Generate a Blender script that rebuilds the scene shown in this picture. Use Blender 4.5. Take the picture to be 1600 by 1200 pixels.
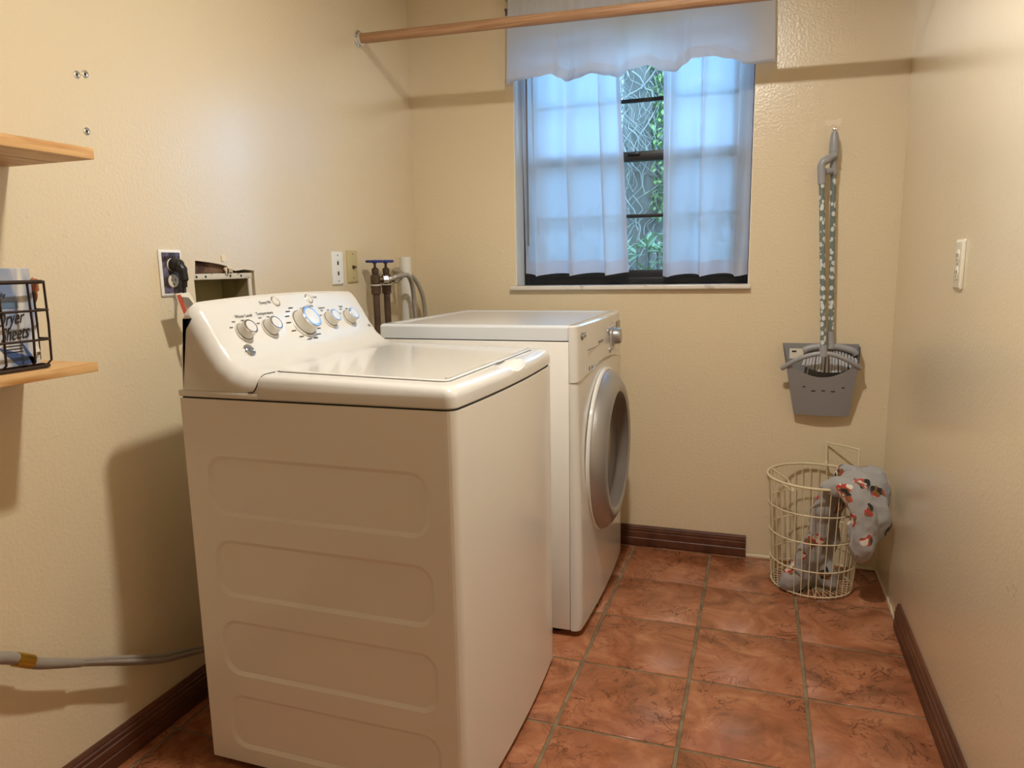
import bpy, bmesh, math, random
from mathutils import Vector, Matrix, noise as mnoise

for o in list(bpy.data.objects):
    bpy.data.objects.remove(o, do_unlink=True)
S = bpy.context.scene
COL = S.collection
PI = math.pi

# ------------------------------------------------------------------ camera
yaw, pitch, roll, FPX = 0.33379, -0.16428, -0.01849, 1112.19
F = Vector((-math.sin(yaw) * math.cos(pitch), math.cos(yaw) * math.cos(pitch), math.sin(pitch)))
R0 = Vector((math.cos(yaw), math.sin(yaw), 0))
U0 = R0.cross(F)
RR = R0 * math.cos(roll) + U0 * math.sin(roll)
UU = U0 * math.cos(roll) - R0 * math.sin(roll)
cam = bpy.data.cameras.new('camera')
cam.sensor_width = 36
cam.sensor_fit = 'HORIZONTAL'
cam.lens = FPX / 1600 * 36
cam.clip_start = 0.02
camo = bpy.data.objects.new('camera', cam)
COL.objects.link(camo)
mw = Matrix((RR, UU, -F)).transposed().to_4x4()
mw.translation = Vector((1.4156, -2.8418, 1.1596))
camo.matrix_world = mw
S.camera = camo

# ------------------------------------------------------------------ sky, sun, exposure
wd = bpy.data.worlds.new('sky')
S.world = wd
wd.use_nodes = True
bgn = wd.node_tree.nodes['Background']
bgn.inputs[0].default_value = (0.28, 0.57, 1.0, 1)
bgn.inputs[1].default_value = 8.0
sun = bpy.data.lights.new('sun', 'SUN')
sun.energy = 2.2
sun.angle = math.radians(3)
sun.color = (1.0, 0.95, 0.85)
suno = bpy.data.objects.new('sun', sun)
COL.objects.link(suno)
suno.rotation_euler = (math.radians(38), math.radians(-14), 0)
S.view_settings.view_transform = 'Standard'
S.view_settings.look = 'None'
S.view_settings.exposure = 0.0
S.view_settings.gamma = 1.0
S.view_settings.use_curve_mapping = False
LAMP_STRENGTH = 980.0
LAMP_COLOR = (1.0, 0.96, 0.885)


# ------------------------------------------------------------------ material helpers
def lin(c):
    r = []
    for v in c:
        v = v / 255.0
        r.append(v / 12.92 if v <= 0.04045 else ((v + 0.055) / 1.055) ** 2.4)
    return tuple(r) + (1.0,)


MATS = {}


def mat(name, col, rough=0.5, metal=0.0, bump=None, var=None, coat=0.0, spec=0.5, stretch=(1, 1, 1), coords='Object'):
    """principled material; bump=(scale, strength, detail); var=(scale, second colour, low, high)"""
    m = bpy.data.materials.new(name)
    m.use_nodes = True
    nt = m.node_tree
    b = nt.nodes['Principled BSDF']
    b.inputs['Base Color'].default_value = lin(col)
    b.inputs['Roughness'].default_value = rough
    b.inputs['Metallic'].default_value = metal
    b.inputs['Specular IOR Level'].default_value = spec
    b.inputs['Coat Weight'].default_value = coat
    b.inputs['Coat Roughness'].default_value = 0.08
    if bump or var:
        tc = nt.nodes.new('ShaderNodeTexCoord')
        mp = nt.nodes.new('ShaderNodeMapping')
        mp.inputs['Scale'].default_value = stretch
        nt.links.new(tc.outputs[coords], mp.inputs['Vector'])
    if bump:
        n = nt.nodes.new('ShaderNodeTexNoise')
        n.inputs['Scale'].default_value = bump[0]
        n.inputs['Detail'].default_value = bump[2]
        nt.links.new(mp.outputs[0], n.inputs['Vector'])
        bp = nt.nodes.new('ShaderNodeBump')
        bp.inputs['Strength'].default_value = bump[1]
        bp.inputs['Distance'].default_value = 0.004
        nt.links.new(n.outputs['Fac'], bp.inputs['Height'])
        nt.links.new(bp.outputs[0], b.inputs['Normal'])
    if var:
        n = nt.nodes.new('ShaderNodeTexNoise')
        n.inputs['Scale'].default_value = var[0]
        n.inputs['Detail'].default_value = 6
        nt.links.new(mp.outputs[0], n.inputs['Vector'])
        mr = nt.nodes.new('ShaderNodeMapRange')
        mr.inputs['From Min'].default_value = var[2]
        mr.inputs['From Max'].default_value = var[3]
        nt.links.new(n.outputs['Fac'], mr.inputs['Value'])
        mx = nt.nodes.new('ShaderNodeMix')
        mx.data_type = 'RGBA'
        mx.inputs['A'].default_value = lin(col)
        mx.inputs['B'].default_value = lin(var[1])
        nt.links.new(mr.outputs[0], mx.inputs['Factor'])
        nt.links.new(mx.outputs['Result'], b.inputs['Base Color'])
    MATS[name] = m
    return m


def nodes_of(m):
    return m.node_tree.nodes, m.node_tree.links, m.node_tree.nodes['Principled BSDF']


# painted wall: orange-peel relief, semi-gloss
def wall_mat(name, col, rough):
    m = mat(name, col, rough)
    N, L, b = nodes_of(m)
    tc = N.new('ShaderNodeTexCoord')
    n1 = N.new('ShaderNodeTexNoise')
    n1.inputs['Scale'].default_value = 120
    n1.inputs['Detail'].default_value = 2
    n2 = N.new('ShaderNodeTexNoise')
    n2.inputs['Scale'].default_value = 7
    n2.inputs['Detail'].default_value = 5
    for n in (n1, n2):
        L.new(tc.outputs['Object'], n.inputs['Vector'])
    # a few raised scabs of old plaster
    n3 = N.new('ShaderNodeTexNoise')
    n3.inputs['Scale'].default_value = 26
    n3.inputs['Detail'].default_value = 4
    L.new(tc.outputs['Object'], n3.inputs['Vector'])
    sc = N.new('ShaderNodeMapRange')
    sc.inputs['From Min'].default_value = 0.66
    sc.inputs['From Max'].default_value = 0.74
    L.new(n3.outputs['Fac'], sc.inputs['Value'])
    a = N.new('ShaderNodeMath')
    a.operation = 'MULTIPLY_ADD'
    L.new(sc.outputs[0], a.inputs[0])
    a.inputs[1].default_value = 0.8
    L.new(n1.outputs['Fac'], a.inputs[2])
    bp = N.new('ShaderNodeBump')
    bp.inputs['Strength'].default_value = 0.36
    bp.inputs['Distance'].default_value = 0.003
    L.new(a.outputs[0], bp.inputs['Height'])
    bp2 = N.new('ShaderNodeBump')
    bp2.inputs['Strength'].default_value = 0.12
    bp2.inputs['Distance'].default_value = 0.012
    L.new(n2.outputs['Fac'], bp2.inputs['Height'])
    L.new(bp.outputs[0], bp2.inputs['Normal'])
    L.new(bp2.outputs[0], b.inputs['Normal'])
    return m


WALL = wall_mat('wall_paint', (229, 212, 178), 0.30)
WALL.node_tree.nodes['Principled BSDF'].inputs['Specular IOR Level'].default_value = 1.0
WALL.node_tree.nodes['Principled BSDF'].inputs['Coat Weight'].default_value = 1.0
WALL.node_tree.nodes['Principled BSDF'].inputs['Coat Roughness'].default_value = 0.24
CEIL = mat('ceiling_paint', (238, 232, 220), 0.8, bump=(60, 0.3, 3))


def tile_mat():
    m = mat('terracotta_tile', (165, 96, 62), 0.22)
    N, L, b = nodes_of(m)
    geo = N.new('ShaderNodeNewGeometry')
    oi = N.new('ShaderNodeObjectInfo')
    off = N.new('ShaderNodeVectorMath')
    off.operation = 'SCALE'
    comb = N.new('ShaderNodeCombineXYZ')
    for i in range(3):
        L.new(oi.outputs['Random'], comb.inputs[i])
    L.new(comb.outputs[0], off.inputs[0])
    off.inputs['Scale'].default_value = 17
    add = N.new('ShaderNodeVectorMath')
    add.operation = 'ADD'
    L.new(geo.outputs['Position'], add.inputs[0])
    L.new(off.outputs[0], add.inputs[1])

    def nz(scale, detail, dist=0.0, rough=0.6):
        n = N.new('ShaderNodeTexNoise')
        n.inputs['Scale'].default_value = scale
        n.inputs['Detail'].default_value = detail
        n.inputs['Distortion'].default_value = dist
        n.inputs['Roughness'].default_value = rough
        L.new(add.outputs[0], n.inputs['Vector'])
        return n
    base = nz(7, 7, 1.2)
    cr = N.new('ShaderNodeValToRGB')
    cr.color_ramp.elements[0].position = 0.30
    cr.color_ramp.elements[0].color = lin((122, 74, 46))
    cr.color_ramp.elements[1].position = 0.70
    cr.color_ramp.elements[1].color = lin((186, 126, 90))
    e = cr.color_ramp.elements.new(0.5)
    e.color = lin((160, 100, 67))
    L.new(base.outputs['Fac'], cr.inputs[0])
    vein = nz(10, 5, 1.8)
    d = N.new('ShaderNodeMath')
    d.operation = 'SUBTRACT'
    L.new(vein.outputs['Fac'], d.inputs[0])
    d.inputs[1].default_value = 0.5
    ab = N.new('ShaderNodeMath')
    ab.operation = 'ABSOLUTE'
    L.new(d.outputs[0], ab.inputs[0])
    mr = N.new('ShaderNodeMapRange')
    mr.inputs['From Min'].default_value = 0.004
    mr.inputs['From Max'].default_value = 0.020
    mr.inputs['To Min'].default_value = 1
    mr.inputs['To Max'].default_value = 0
    L.new(ab.outputs[0], mr.inputs['Value'])
    mask = nz(5.5, 3, 0.5)
    mm = N.new('ShaderNodeMapRange')
    mm.inputs['From Min'].default_value = 0.43
    mm.inputs['From Max'].default_value = 0.60
    L.new(mask.outputs['Fac'], mm.inputs['Value'])
    mu = N.new('ShaderNodeMath')
    mu.operation = 'MULTIPLY'
    L.new(mr.outputs[0], mu.inputs[0])
    L.new(mm.outputs[0], mu.inputs[1])
    mu2 = N.new('ShaderNodeMath')
    mu2.operation = 'MULTIPLY'
    mu2.inputs[1].default_value = 0.8
    L.new(mu.outputs[0], mu2.inputs[0])
    mx = N.new('ShaderNodeMix')
    mx.data_type = 'RGBA'
    L.new(mu2.outputs[0], mx.inputs['Factor'])
    L.new(cr.outputs[0], mx.inputs['A'])
    mx.inputs['B'].default_value = lin((70, 34, 22))
    L.new(mx.outputs['Result'], b.inputs['Base Color'])
    bp = N.new('ShaderNodeBump')
    bp.inputs['Strength'].default_value = 0.35
    bp.inputs['Distance'].default_value = 0.002
    inv = N.new('ShaderNodeMath')
    inv.operation = 'MULTIPLY_ADD'
    L.new(mu.outputs[0], inv.inputs[0])
    inv.inputs[1].default_value = -0.4
    L.new(base.outputs['Fac'], inv.inputs[2])
    L.new(inv.outputs[0], bp.inputs['Height'])
    L.new(bp.outputs[0], b.inputs['Normal'])
    return m


TILE = tile_mat()
GROUT = mat('grout', (140, 122, 94), 0.9, bump=(300, 0.5, 3), var=(20, (112, 94, 68), 0.35, 0.65))
BASEB = mat('stained_baseboard', (104, 62, 40), 0.45, bump=(40, 0.15, 4), var=(18, (74, 40, 24), 0.35, 0.7), stretch=(1, 0.3, 1))
WHITE_EN = mat('white_enamel', (238, 234, 226), 0.22, coat=0.3)
WHITE_PL = mat('white_plastic', (222, 219, 212), 0.16, coat=0.5)
DRYTOP = mat('glossy_top_enamel', (224, 228, 232), 0.30, coat=1.0)  # blue of the window's reflection put into the base colour
DRYTOP.node_tree.nodes['Principled BSDF'].inputs['Coat Roughness'].default_value = 0.24
DRYTOP.node_tree.nodes['Principled BSDF'].inputs['Coat IOR'].default_value = 1.9
KNOB_PL = mat('knob_plastic', (214, 208, 196), 0.3)
CHROME = mat('chrome', (225, 225, 228), 0.12, 1.0)
SILVER = mat('silver_paint', (176, 176, 178), 0.3, 0.75)
DARKGLASS = mat('door_window_grey', (98, 90, 82), 0.18, coat=0.4)
RINGSHADE = mat('shaded_ring_grey', (104, 96, 90), 0.4)  # shade on the silver ring's inner wall, put into the colour
DARK = mat('dark_gap', (30, 27, 25), 0.7)
GREYPRINT = mat('grey_print', (110, 106, 102), 0.5)
DARKPRINT = mat('dark_print', (58, 56, 56), 0.5)
BLACKPL = mat('black_plastic', (26, 26, 28), 0.4)
WINBLACK = mat('black_window_frame', (22, 27, 34), 0.4)
WHITEPAINT = mat('white_trim_paint', (236, 236, 232), 0.4)
MARBLE = mat('white_marble', (228, 222, 212), 0.25, var=(22, (176, 168, 156), 0.56, 0.72))
PINE = mat('pine_board', (216, 172, 114), 0.5, bump=(30, 0.1, 3), var=(9, (184, 128, 70), 0.42, 0.68), stretch=(6, 0.8, 10))
RODWOOD = mat('closet_rod_wood', (182, 142, 106), 0.5, bump=(60, 0.15, 3), var=(30, (150, 108, 76), 0.4, 0.7), stretch=(0.15, 5, 5))
BRONZE = mat('bronze_wire', (62, 46, 38), 0.45, 0.6)
LEATHER = mat('tan_leather', (168, 98, 56), 0.6)
PIPE = mat('brown_painted_pipe', (88, 66, 50), 0.55, bump=(80, 0.3, 3), var=(30, (62, 46, 36), 0.4, 0.7))
BRASS = mat('aged_brass', (92, 76, 58), 0.45, 0.6)
YBRASS = mat('bright_brass_band', (196, 158, 62), 0.3, 0.9)
BLUEV = mat('blue_valve_handle', (28, 48, 128), 0.4)
PVC = mat('white_pvc', (226, 222, 210), 0.4)
GREYHOSE = mat('grey_hose', (150, 140, 128), 0.45)
ALMOND = mat('almond_plate', (196, 180, 132), 0.4)
IVORY = mat('ivory_plate', (228, 220, 198), 0.35)
PLATEW = mat('white_plate', (236, 236, 232), 0.35)
OLIVE = mat('olive_box_inside', (150, 138, 100), 0.55, var=(12, (112, 92, 60), 0.5, 0.75))
RIMW = mat('chipped_white_rim', (212, 206, 190), 0.5, var=(40, (120, 88, 60), 0.58, 0.66))
GYPSUM = mat('torn_gypsum', (120, 92, 72), 0.9, bump=(60, 0.6, 4), var=(30, (70, 48, 36), 0.4, 0.6))
PAPER = mat('white_label_paper', (236, 228, 208), 0.6)
REDPRINT = mat('red_print', (180, 70, 40), 0.6)
WIREW = mat('cream_wire', (222, 208, 172), 0.35)
GREYPL = mat('grey_broom_plastic', (158, 158, 160), 0.35)
PANPL = mat('grey_dustpan_plastic', (146, 144, 144), 0.42)
BRISTLE = mat('grey_bristle', (196, 196, 198), 0.6)
PATCH = mat('white_spackle', (238, 222, 196), 0.6)
BARK = mat('tree_bark', (112, 108, 98), 0.9, bump=(14, 1.0, 6), var=(10, (82, 80, 72), 0.4, 0.65), stretch=(1, 1, 0.25))
VINE = mat('grey_vine', (150, 148, 136), 0.8)
LEAF = mat('leaf_green', (132, 156, 88), 0.6, var=(3, (92, 122, 64), 0.4, 0.65))
LEAF2 = mat('shrub_leaf_green', (134, 164, 108), 0.5, var=(4, (98, 132, 84), 0.4, 0.65))
EARTH = mat('earth', (110, 104, 84), 0.95, var=(2, (84, 104, 60), 0.4, 0.6))
STUCCO = mat('outside_stucco', (214, 206, 190), 0.9, bump=(80, 0.5, 4))


def patterned_pole():
    m = mat('patterned_pole', (150, 160, 154), 0.35)
    N, L, b = nodes_of(m)
    tc = N.new('ShaderNodeTexCoord')
    mp = N.new('ShaderNodeMapping')
    mp.inputs['Scale'].default_value = (1, 1, 0.8)
    L.new(tc.outputs['Object'], mp.inputs[0])
    v = N.new('ShaderNodeTexVoronoi')
    v.inputs['Scale'].default_value = 62
    L.new(mp.outputs[0], v.inputs['Vector'])
    cr = N.new('ShaderNodeValToRGB')
    cr.color_ramp.interpolation = 'CONSTANT'
    cr.color_ramp.elements[0].color = lin((214, 220, 218))
    cr.color_ramp.elements[1].position = 0.42
    cr.color_ramp.elements[1].color = lin((116, 128, 122))
    L.new(v.outputs['Distance'], cr.inputs[0])
    L.new(cr.outputs[0], b.inputs['Base Color'])
    return m


POLEPAT = patterned_pole()


def braided():
    m = mat('braided_steel_hose', (178, 172, 164), 0.35, 0.6)
    N, L, b = nodes_of(m)
    tc = N.new('ShaderNodeTexCoord')
    v = N.new('ShaderNodeTexVoronoi')
    v.inputs['Scale'].default_value = 190
    L.new(tc.outputs['Object'], v.inputs['Vector'])
    bp = N.new('ShaderNodeBump')
    bp.inputs['Strength'].default_value = 0.6
    bp.inputs['Distance'].default_value = 0.002
    L.new(v.outputs['Distance'], bp.inputs['Height'])
    L.new(bp.outputs[0], b.inputs['Normal'])
    return m


BRAID = braided()


def fabric(name, col, transp, transl, rough=0.9):
    m = bpy.data.materials.new(name)
    m.use_nodes = True
    nt = m.node_tree
    nt.nodes.clear()
    out = nt.nodes.new('ShaderNodeOutputMaterial')
    tr = nt.nodes.new('ShaderNodeBsdfTransparent')
    di = nt.nodes.new('ShaderNodeBsdfDiffuse')
    tl = nt.nodes.new('ShaderNodeBsdfTranslucent')
    di.inputs[0].default_value = lin(col)
    tl.inputs[0].default_value = lin(col)
    m1 = nt.nodes.new('ShaderNodeMixShader')
    m1.inputs[0].default_value = transl
    nt.links.new(di.outputs[0], m1.inputs[1])
    nt.links.new(tl.outputs[0], m1.inputs[2])
    m2 = nt.nodes.new('ShaderNodeMixShader')
    m2.inputs[0].default_value = transp
    nt.links.new(m1.outputs[0], m2.inputs[1])
    nt.links.new(tr.outputs[0], m2.inputs[2])
    tc = nt.nodes.new('ShaderNodeTexCoord')
    n = nt.nodes.new('ShaderNodeTexNoise')
    n.inputs['Scale'].default_value = 14
    n.inputs['Detail'].default_value = 4
    nt.links.new(tc.outputs['Object'], n.inputs['Vector'])
    bp = nt.nodes.new('ShaderNodeBump')
    bp.inputs['Strength'].default_value = 0.35
    bp.inputs['Distance'].default_value = 0.006
    nt.links.new(n.outputs['Fac'], bp.inputs['Height'])
    nt.links.new(bp.outputs[0], di.inputs['Normal'])
    nt.links.new(m2.outputs[0], out.inputs[0])
    MATS[name] = m
    return m


SHEER = fabric('sheer_white_curtain', (230, 234, 240), 0.025, 0.78)
HEMF = fabric('white_curtain_hem', (226, 228, 236), 0.04, 0.6)
VALF = fabric('white_valance_cotton', (234, 236, 240), 0.03, 0.60)


def glass_mat():
    m = bpy.data.materials.new('window_glass')
    m.use_nodes = True
    nt = m.node_tree
    nt.nodes.clear()
    out = nt.nodes.new('ShaderNodeOutputMaterial')
    tr = nt.nodes.new('ShaderNodeBsdfTransparent')
    tr.inputs[0].default_value = (0.93, 0.97, 0.98, 1)
    gl = nt.nodes.new('ShaderNodeBsdfGlossy')
    gl.inputs['Roughness'].default_value = 0.02
    fr = nt.nodes.new('ShaderNodeFresnel')
    fr.inputs[0].default_value = 1.45
    mx = nt.nodes.new('ShaderNodeMixShader')
    nt.links.new(fr.outputs[0], mx.inputs[0])
    nt.links.new(tr.outputs[0], mx.inputs[1])
    nt.links.new(gl.outputs[0], mx.inputs[2])
    nt.links.new(mx.outputs[0], out.inputs[0])
    return m


GLASS = glass_mat()


def screen_mat():
    m = bpy.data.materials.new('insect_screen')
    m.use_nodes = True
    nt = m.node_tree
    nt.nodes.clear()
    out = nt.nodes.new('ShaderNodeOutputMaterial')
    tr = nt.nodes.new('ShaderNodeBsdfTransparent')
    di = nt.nodes.new('ShaderNodeBsdfDiffuse')
    di.inputs[0].default_value = lin((120, 128, 132))
    mx = nt.nodes.new('ShaderNodeMixShader')
    mx.inputs[0].default_value = 0.62
    nt.links.new(di.outputs[0], mx.inputs[1])
    nt.links.new(tr.outputs[0], mx.inputs[2])
    nt.links.new(mx.outputs[0], out.inputs[0])
    return m


SCREEN = screen_mat()


def emit(name, col, s):
    m = bpy.data.materials.new(name)
    m.use_nodes = True
    b = m.node_tree.nodes['Principled BSDF']
    b.inputs['Base Color'].default_value = (1, 1, 1, 1)
    b.inputs['Emission Color'].default_value = tuple(col) + (1,)
    b.inputs['Emission Strength'].default_value = s
    return m


def blanket_mat():
    m = mat('grey_fleece_print', (164, 161, 158), 0.95)
    N, L, b = nodes_of(m)
    tc = N.new('ShaderNodeTexCoord')
    wv = N.new('ShaderNodeTexNoise')
    wv.inputs['Scale'].default_value = 22
    L.new(tc.outputs['Object'], wv.inputs['Vector'])
    ad = N.new('ShaderNodeMixRGB')
    ad.blend_type = 'LINEAR_LIGHT'
    ad.inputs[0].default_value = 0.035
    L.new(tc.outputs['Object'], ad.inputs[1])
    L.new(wv.outputs['Color'], ad.inputs[2])
    v = N.new('ShaderNodeTexVoronoi')
    v.inputs['Scale'].default_value = 11.5
    L.new(ad.outputs[0], v.inputs['Vector'])
    n3 = N.new('ShaderNodeTexNoise')
    n3.inputs['Scale'].default_value = 30
    n3.inputs['Detail'].default_value = 1
    L.new(tc.outputs['Object'], n3.inputs['Vector'])
    coat_ = N.new('ShaderNodeValToRGB')
    coat_.color_ramp.interpolation = 'CONSTANT'
    ce = coat_.color_ramp.elements
    ce[0].position = 0.0
    ce[0].color = lin((40, 34, 34))
    ce[1].position = 0.40
    ce[1].color = lin((134, 92, 44))
    for p_, c_ in ((0.50, (188, 60, 56)), (0.59, (232, 224, 208))):
        q = ce.new(p_)
        q.color = lin(c_)
    L.new(n3.outputs['Fac'], coat_.inputs[0])
    inner = N.new('ShaderNodeValToRGB')
    inner.color_ramp.interpolation = 'CONSTANT'
    e = inner.color_ramp.elements
    e[0].position = 0.0
    e[0].color = (0, 0, 0, 1)
    e[1].position = 0.42
    e[1].color = (1, 1, 1, 1)
    L.new(v.outputs['Distance'], inner.inputs[0])
    core = N.new('ShaderNodeValToRGB')
    core.color_ramp.interpolation = 'CONSTANT'
    e = core.color_ramp.elements
    e[0].position = 0.0
    e[0].color = lin((30, 28, 32))
    e[1].position = 0.14
    e[1].color = lin((234, 226, 210))
    L.new(v.outputs['Distance'], core.inputs[0])
    cs_ = N.new('ShaderNodeMath')
    cs_.operation = 'GREATER_THAN'
    cs_.inputs[1].default_value = 0.23
    L.new(v.outputs['Distance'], cs_.inputs[0])
    m0 = N.new('ShaderNodeMix')
    m0.data_type = 'RGBA'
    L.new(cs_.outputs[0], m0.inputs['Factor'])
    L.new(core.outputs[0], m0.inputs['A'])
    L.new(coat_.outputs[0], m0.inputs['B'])
    patch = N.new('ShaderNodeMix')
    patch.data_type = 'RGBA'
    L.new(inner.outputs[0], patch.inputs['Factor'])
    L.new(m0.outputs['Result'], patch.inputs['A'])
    patch.inputs['B'].default_value = lin((164, 161, 158))
    # only some cells carry a motif
    pick = N.new('ShaderNodeSeparateColor')
    L.new(v.outputs['Color'], pick.inputs[0])
    gt = N.new('ShaderNodeMath')
    gt.operation = 'GREATER_THAN'
    gt.inputs[1].default_value = 0.25
    L.new(pick.outputs[0], gt.inputs[0])
    mx = N.new('ShaderNodeMix')
    mx.data_type = 'RGBA'
    L.new(gt.outputs[0], mx.inputs['Factor'])
    mx.inputs['A'].default_value = lin((164, 161, 158))
    L.new(patch.outputs['Result'], mx.inputs['B'])
    L.new(mx.outputs['Result'], b.inputs['Base Color'])
    bp = N.new('ShaderNodeBump')
    bp.inputs['Strength'].default_value = 0.5
    bp.inputs['Distance'].default_value = 0.003
    n2 = N.new('ShaderNodeTexNoise')
    n2.inputs['Scale'].default_value = 160
    L.new(tc.outputs['Object'], n2.inputs['Vector'])
    L.new(n2.outputs['Fac'], bp.inputs['Height'])
    L.new(bp.outputs[0], b.inputs['Normal'])
    b.inputs['Sheen Weight'].default_value = 0.3
    return m


BLANKET = blanket_mat()


def carton_mat():
    # pale blue and white carton print with soft blue swashes
    m = mat('dryer_sheet_carton', (220, 220, 216), 0.4)
    N, L, b = nodes_of(m)
    tc = N.new('ShaderNodeTexCoord')
    mp = N.new('ShaderNodeMapping')
    mp.inputs['Rotation'].default_value = (0.6, 0, 0)
    mp.inputs['Scale'].default_value = (1, 9, 3)
    L.new(tc.outputs['Object'], mp.inputs[0])
    n = N.new('ShaderNodeTexNoise')
    n.inputs['Scale'].default_value = 3
    n.inputs['Distortion'].default_value = 1
    L.new(mp.outputs[0], n.inputs['Vector'])
    cr = N.new('ShaderNodeValToRGB')
    cr.color_ramp.elements[0].position = 0.36
    cr.color_ramp.elements[0].color = lin((226, 220, 206))
    cr.color_ramp.elements[1].position = 0.66
    cr.color_ramp.elements[1].color = lin((120, 138, 172))
    L.new(n.outputs['Fac'], cr.inputs[0])
    L.new(cr.outputs[0], b.inputs['Base Color'])
    return m


CARTON = carton_mat()
NAVY = mat('navy_print', (62, 84, 130), 0.4)
BANDBL = mat('grey_blue_print', (96, 120, 146), 0.4)
INK = mat('ink_print', (40, 32, 30), 0.5)
DECOR = mat('outlet_cover_picture', (110, 104, 128), 0.4, var=(45, (52, 38, 40), 0.42, 0.56))


# ------------------------------------------------------------------ mesh helpers
def obj(name, bm, m, parent=None, smooth=True, angle=35):
    me = bpy.data.meshes.new(name)
    if isinstance(bm, bmesh.types.BMesh):
        bmesh.ops.recalc_face_normals(bm, faces=bm.faces[:])
        bm.to_mesh(me)
        bm.free()
    else:
        me = bm
    if smooth:
        for p in me.polygons:
            p.use_smooth = True
        me.set_sharp_from_angle(angle=math.radians(angle))
    me.materials.clear()
    me.materials.append(m)
    return link(name, me, parent)


WLOC = {}


def link(name, data, parent=None, M=None):
    o = bpy.data.objects.new(name, data)
    COL.objects.link(o)
    base = Vector((0, 0, 0))
    if parent is not None:
        o.parent = parent
        base = WLOC[parent.name]
    T = Matrix.Translation(-base)
    o.matrix_basis = T @ (M if M is not None else Matrix.Identity(4))
    WLOC[o.name] = (M.translation.copy() if M is not None else Vector((0, 0, 0)))
    return o


def thing(name, label, cat, loc, group=None):
    o = bpy.data.objects.new(name, None)
    o.empty_display_size = 0.05
    COL.objects.link(o)
    o.location = loc
    WLOC[o.name] = Vector(loc)
    return tag(o, label, cat, group)


def tag(o, label, cat, group=None):
    o['label'] = label
    o['category'] = cat
    if group:
        o['group'] = group
    return o


def struct(o, label=None):
    o['kind'] = 'structure'
    if label:
        o['label'] = label
    return o


def NB():
    return bmesh.new()


def merge(bm, b2):
    me = bpy.data.meshes.new('tmp')
    b2.to_mesh(me)
    b2.free()
    bm.from_mesh(me)
    bpy.data.meshes.remove(me)
    return bm


def box(bm, x0, x1, y0, y1, z0, z1, bev=0.0, seg=2):
    b = bmesh.new()
    bmesh.ops.create_cube(b, size=1)
    for v in b.verts:
        v.co = Vector(((x0 + x1) / 2 + v.co.x * (x1 - x0), (y0 + y1) / 2 + v.co.y * (y1 - y0), (z0 + z1) / 2 + v.co.z * (z1 - z0)))
    if bev:
        bmesh.ops.bevel(b, geom=b.edges[:], offset=bev, segments=seg, profile=0.5, affect='EDGES')
    return merge(bm, b)


def bx(*a, **k):
    return box(NB(), *a, **k)


def catmull(pts, k=6, closed=False):
    pts = [Vector(p) for p in pts]
    n = len(pts)
    out = []
    rng = n if closed else n - 1
    for i in range(rng):
        if closed:
            p0, p1, p2, p3 = pts[(i - 1) % n], pts[i], pts[(i + 1) % n], pts[(i + 2) % n]
        else:
            p0, p1, p2, p3 = pts[max(i - 1, 0)], pts[i], pts[i + 1], pts[min(i + 2, n - 1)]
        for j in range(k):
            t = j / k
            out.append(0.5 * (2 * p1 + (p2 - p0) * t + (2 * p0 - 5 * p1 + 4 * p2 - p3) * t * t + (3 * p1 - p0 - 3 * p2 + p3) * t ** 3))
    if not closed:
        out.append(pts[-1])
    return out


def loft(bm, loops, closed=True, caps=True, cyc=False):
    rows = [[bm.verts.new(p) for p in lp] for lp in loops]
    m = len(rows[0])
    nr = len(rows)
    for i in range(nr if cyc else nr - 1):
        a, b = rows[i], rows[(i + 1) % nr]
        for j in range(m if closed else m - 1):
            k = (j + 1) % m
            try:
                bm.faces.new((a[j], a[k], b[k], b[j]))
            except ValueError:
                pass
    if caps and closed and not cyc:
        for r in (rows[0], rows[-1]):
            try:
                bm.faces.new(r)
            except ValueError:
                pass
    return bm


def tube(bm, pts, r, n=8, closed=False, caps=True):
    pts = [Vector(p) for p in pts]
    m = len(pts)
    rs = r if isinstance(r, (list, tuple)) else [r] * m
    t0 = (pts[1] - pts[0]).normalized()
    up = Vector((0, 0, 1)) if abs(t0.z) < 0.9 else Vector((1, 0, 0))
    nrm = t0.cross(up).normalized()
    loops = []
    for i in range(m):
        if closed:
            t = (pts[(i + 1) % m] - pts[i - 1]).normalized()
        elif i == 0:
            t = t0
        elif i == m - 1:
            t = (pts[-1] - pts[-2]).normalized()
        else:
            t = (pts[i + 1] - pts[i - 1]).normalized()
        nrm = (nrm - t * nrm.dot(t)).normalized()
        bn = t.cross(nrm)
        loops.append([pts[i] + (nrm * math.cos(a) + bn * math.sin(a)) * rs[i] for a in [2 * PI * q / n for q in range(n)]])
    return loft(bm, loops, True, caps, closed)


def frame(axis, up=None):
    a = Vector(axis).normalized()
    u = Vector(up) if up else (Vector((0, 0, 1)) if abs(a.z) < 0.9 else Vector((1, 0, 0)))
    x = u.cross(a).normalized()
    y = a.cross(x)
    return x, y, a


def lathe(bm, prof, origin, axis, n=32, capends=True):
    """prof = list of (radius, height along axis)"""
    x, y, a = frame(axis)
    o = Vector(origin)
    loops = [[o + a * h + (x * math.cos(2 * PI * i / n) + y * math.sin(2 * PI * i / n)) * max(r, 1e-5) for i in range(n)] for r, h in prof]
    return loft(bm, loops, True, capends)


def cyl(bm, p0, p1, r, n=16):
    return tube(bm, [p0, p1], r, n)


def ring(c, r, axis, n=48):
    x, y, a = frame(axis)
    c = Vector(c)
    return [c + (x * math.cos(2 * PI * i / n) + y * math.sin(2 * PI * i / n)) * r for i in range(n)]


def prism(bm, poly, fn, d0, d1):
    """extrude polygon; fn(u, v, d) -> Vector"""
    return loft(bm, [[fn(u, v, d0) for u, v in poly], [fn(u, v, d1) for u, v in poly]], True, True)


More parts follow.
